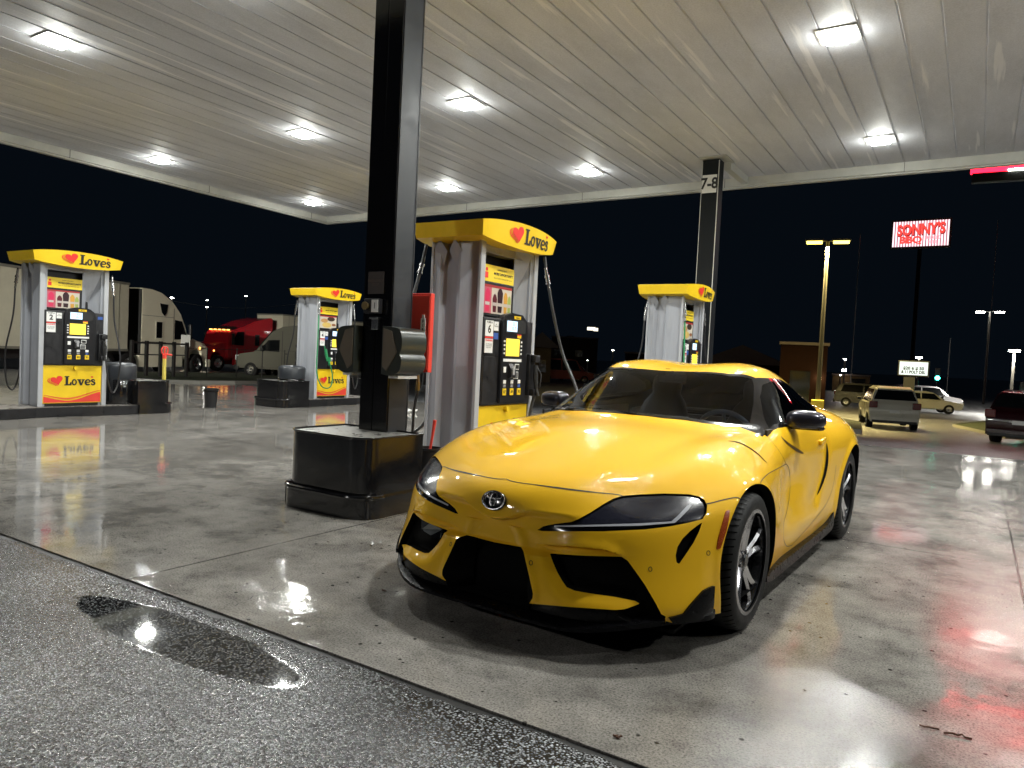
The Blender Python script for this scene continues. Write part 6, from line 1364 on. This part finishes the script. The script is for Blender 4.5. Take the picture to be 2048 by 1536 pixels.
verge(g4((1548,840),(1640,862),(1722,868),(1722,850),(1650,836),(1560,830)),.13)
verge(g4((1905,852),(2010,876),(2120,884),(2120,850),(2000,842)),.10)
t_=[]
# overhead cable, and thin upright rods standing in for rain streaks
a=pix_at(205,568,60); b=pix_at(600,607,75); P=[a+(b-a)*k/12-np.array([0,0,1.0*math.sin(math.pi*k/12)]) for k in range(13)]
mb=MB(); mb.tube(P,.018,n=5); tag(mb.build('overhead_cable',mat_cache('cable_grey',(.04,.04,.04),.5)),'thin overhead cable crossing the night sky above the cream lorry','cable')
for (u,v0,v1,dd,lb) in ((1721,467,640,90,'slim rod standing in for a rain streak right of the twin yellow lamp'),(1996,440,640,110,'thin rod standing in for a rain streak left of the white lamp cluster'),(1901,676,756,95,'slim rod standing in for a rain streak right of the message board')):
    a=pix_at(u,v0,dd); gz=ground_z(a[0],a[1]); mb=MB(); mb.cyl((a[0],a[1],gz),(a[0],a[1],a[2]),.05,n=8); tag(mb.build('rain_streak_rod',mat_cache('streak_pale',(.30,.30,.29),.4),None,smooth=50),lb,'pole')

# unseen lamp added behind the photographer for the near faces and the pillar's glint
hp=(-11.,-13.,0); t=thing('lamp_post',hp,'tall unseen lamp post added behind the photographer to light the near faces','street light')
mb=MB(); mb.cyl((0,0,0),(0,0,8.),.10,r2=.07,n=10); mb.build('pole',mat_cache('pole_metal',(.07,.066,.055),.45),t,smooth=50); mb=MB(); mb.box((-.35,-.25,7.98),(.35,.25,8.10),.02); mb.build('lamp_head',mat_cache('lamp_head_grey',(.12,.12,.11),.4),t); mb=MB(); mb.box((-.3,-.2,7.93),(.3,.2,7.98)); mb.build('lens',whitel,t)
l=bpy.data.lights.new('pole_lamp','AREA'); l.size=.5; l.energy=500; l.color=(1,.98,.94); o=bpy.data.objects.new('pole_lamp_light',l); col.objects.link(o); o.parent=t; o.location=(0,0,7.85); o.rotation_euler=(math.radians(38),0,math.radians(-20))
l=bpy.data.lights.new('pole_lamp','AREA'); l.size=.5; l.energy=800; l.spread=math.radians(34); l.color=(1,.97,.86); o=bpy.data.objects.new('pole_lamp_light',l); col.objects.link(o); o.parent=t; o.location=(0,0,7.85); o.rotation_euler=Vector((-26,33,-6.5)).to_track_quat('-Z','Y').to_euler()  # second head added to this post, a narrow beam brightening the cream lorry

hp=(-26.,-5.,0); t=thing('lamp_post',hp,'unseen lamp post added left of the picture to light the lorry park','street light')  # added lamp out of view, there to brighten the lorries
mb=MB(); mb.cyl((0,0,-.5),(0,0,9.),.10,r2=.07,n=10); mb.build('pole',mat_cache('pole_metal',(.07,.066,.055),.45),t,smooth=50); mb=MB(); mb.box((-.35,-.25,8.98),(.35,.25,9.10),.02); mb.build('lamp_head',mat_cache('lamp_head_grey',(.12,.12,.11),.4),t); mb=MB(); mb.box((-.3,-.2,8.93),(.3,.2,8.98)); mb.build('lens',whitel,t)
l=bpy.data.lights.new('pole_lamp','AREA'); l.size=.6; l.energy=350; l.spread=math.radians(95); l.color=(1,.95,.78); o=bpy.data.objects.new('pole_lamp_light',l); col.objects.link(o); o.parent=t; o.location=(0,0,8.8); o.rotation_euler=Vector((-12,28,-8)).to_track_quat('-Z','Y').to_euler()
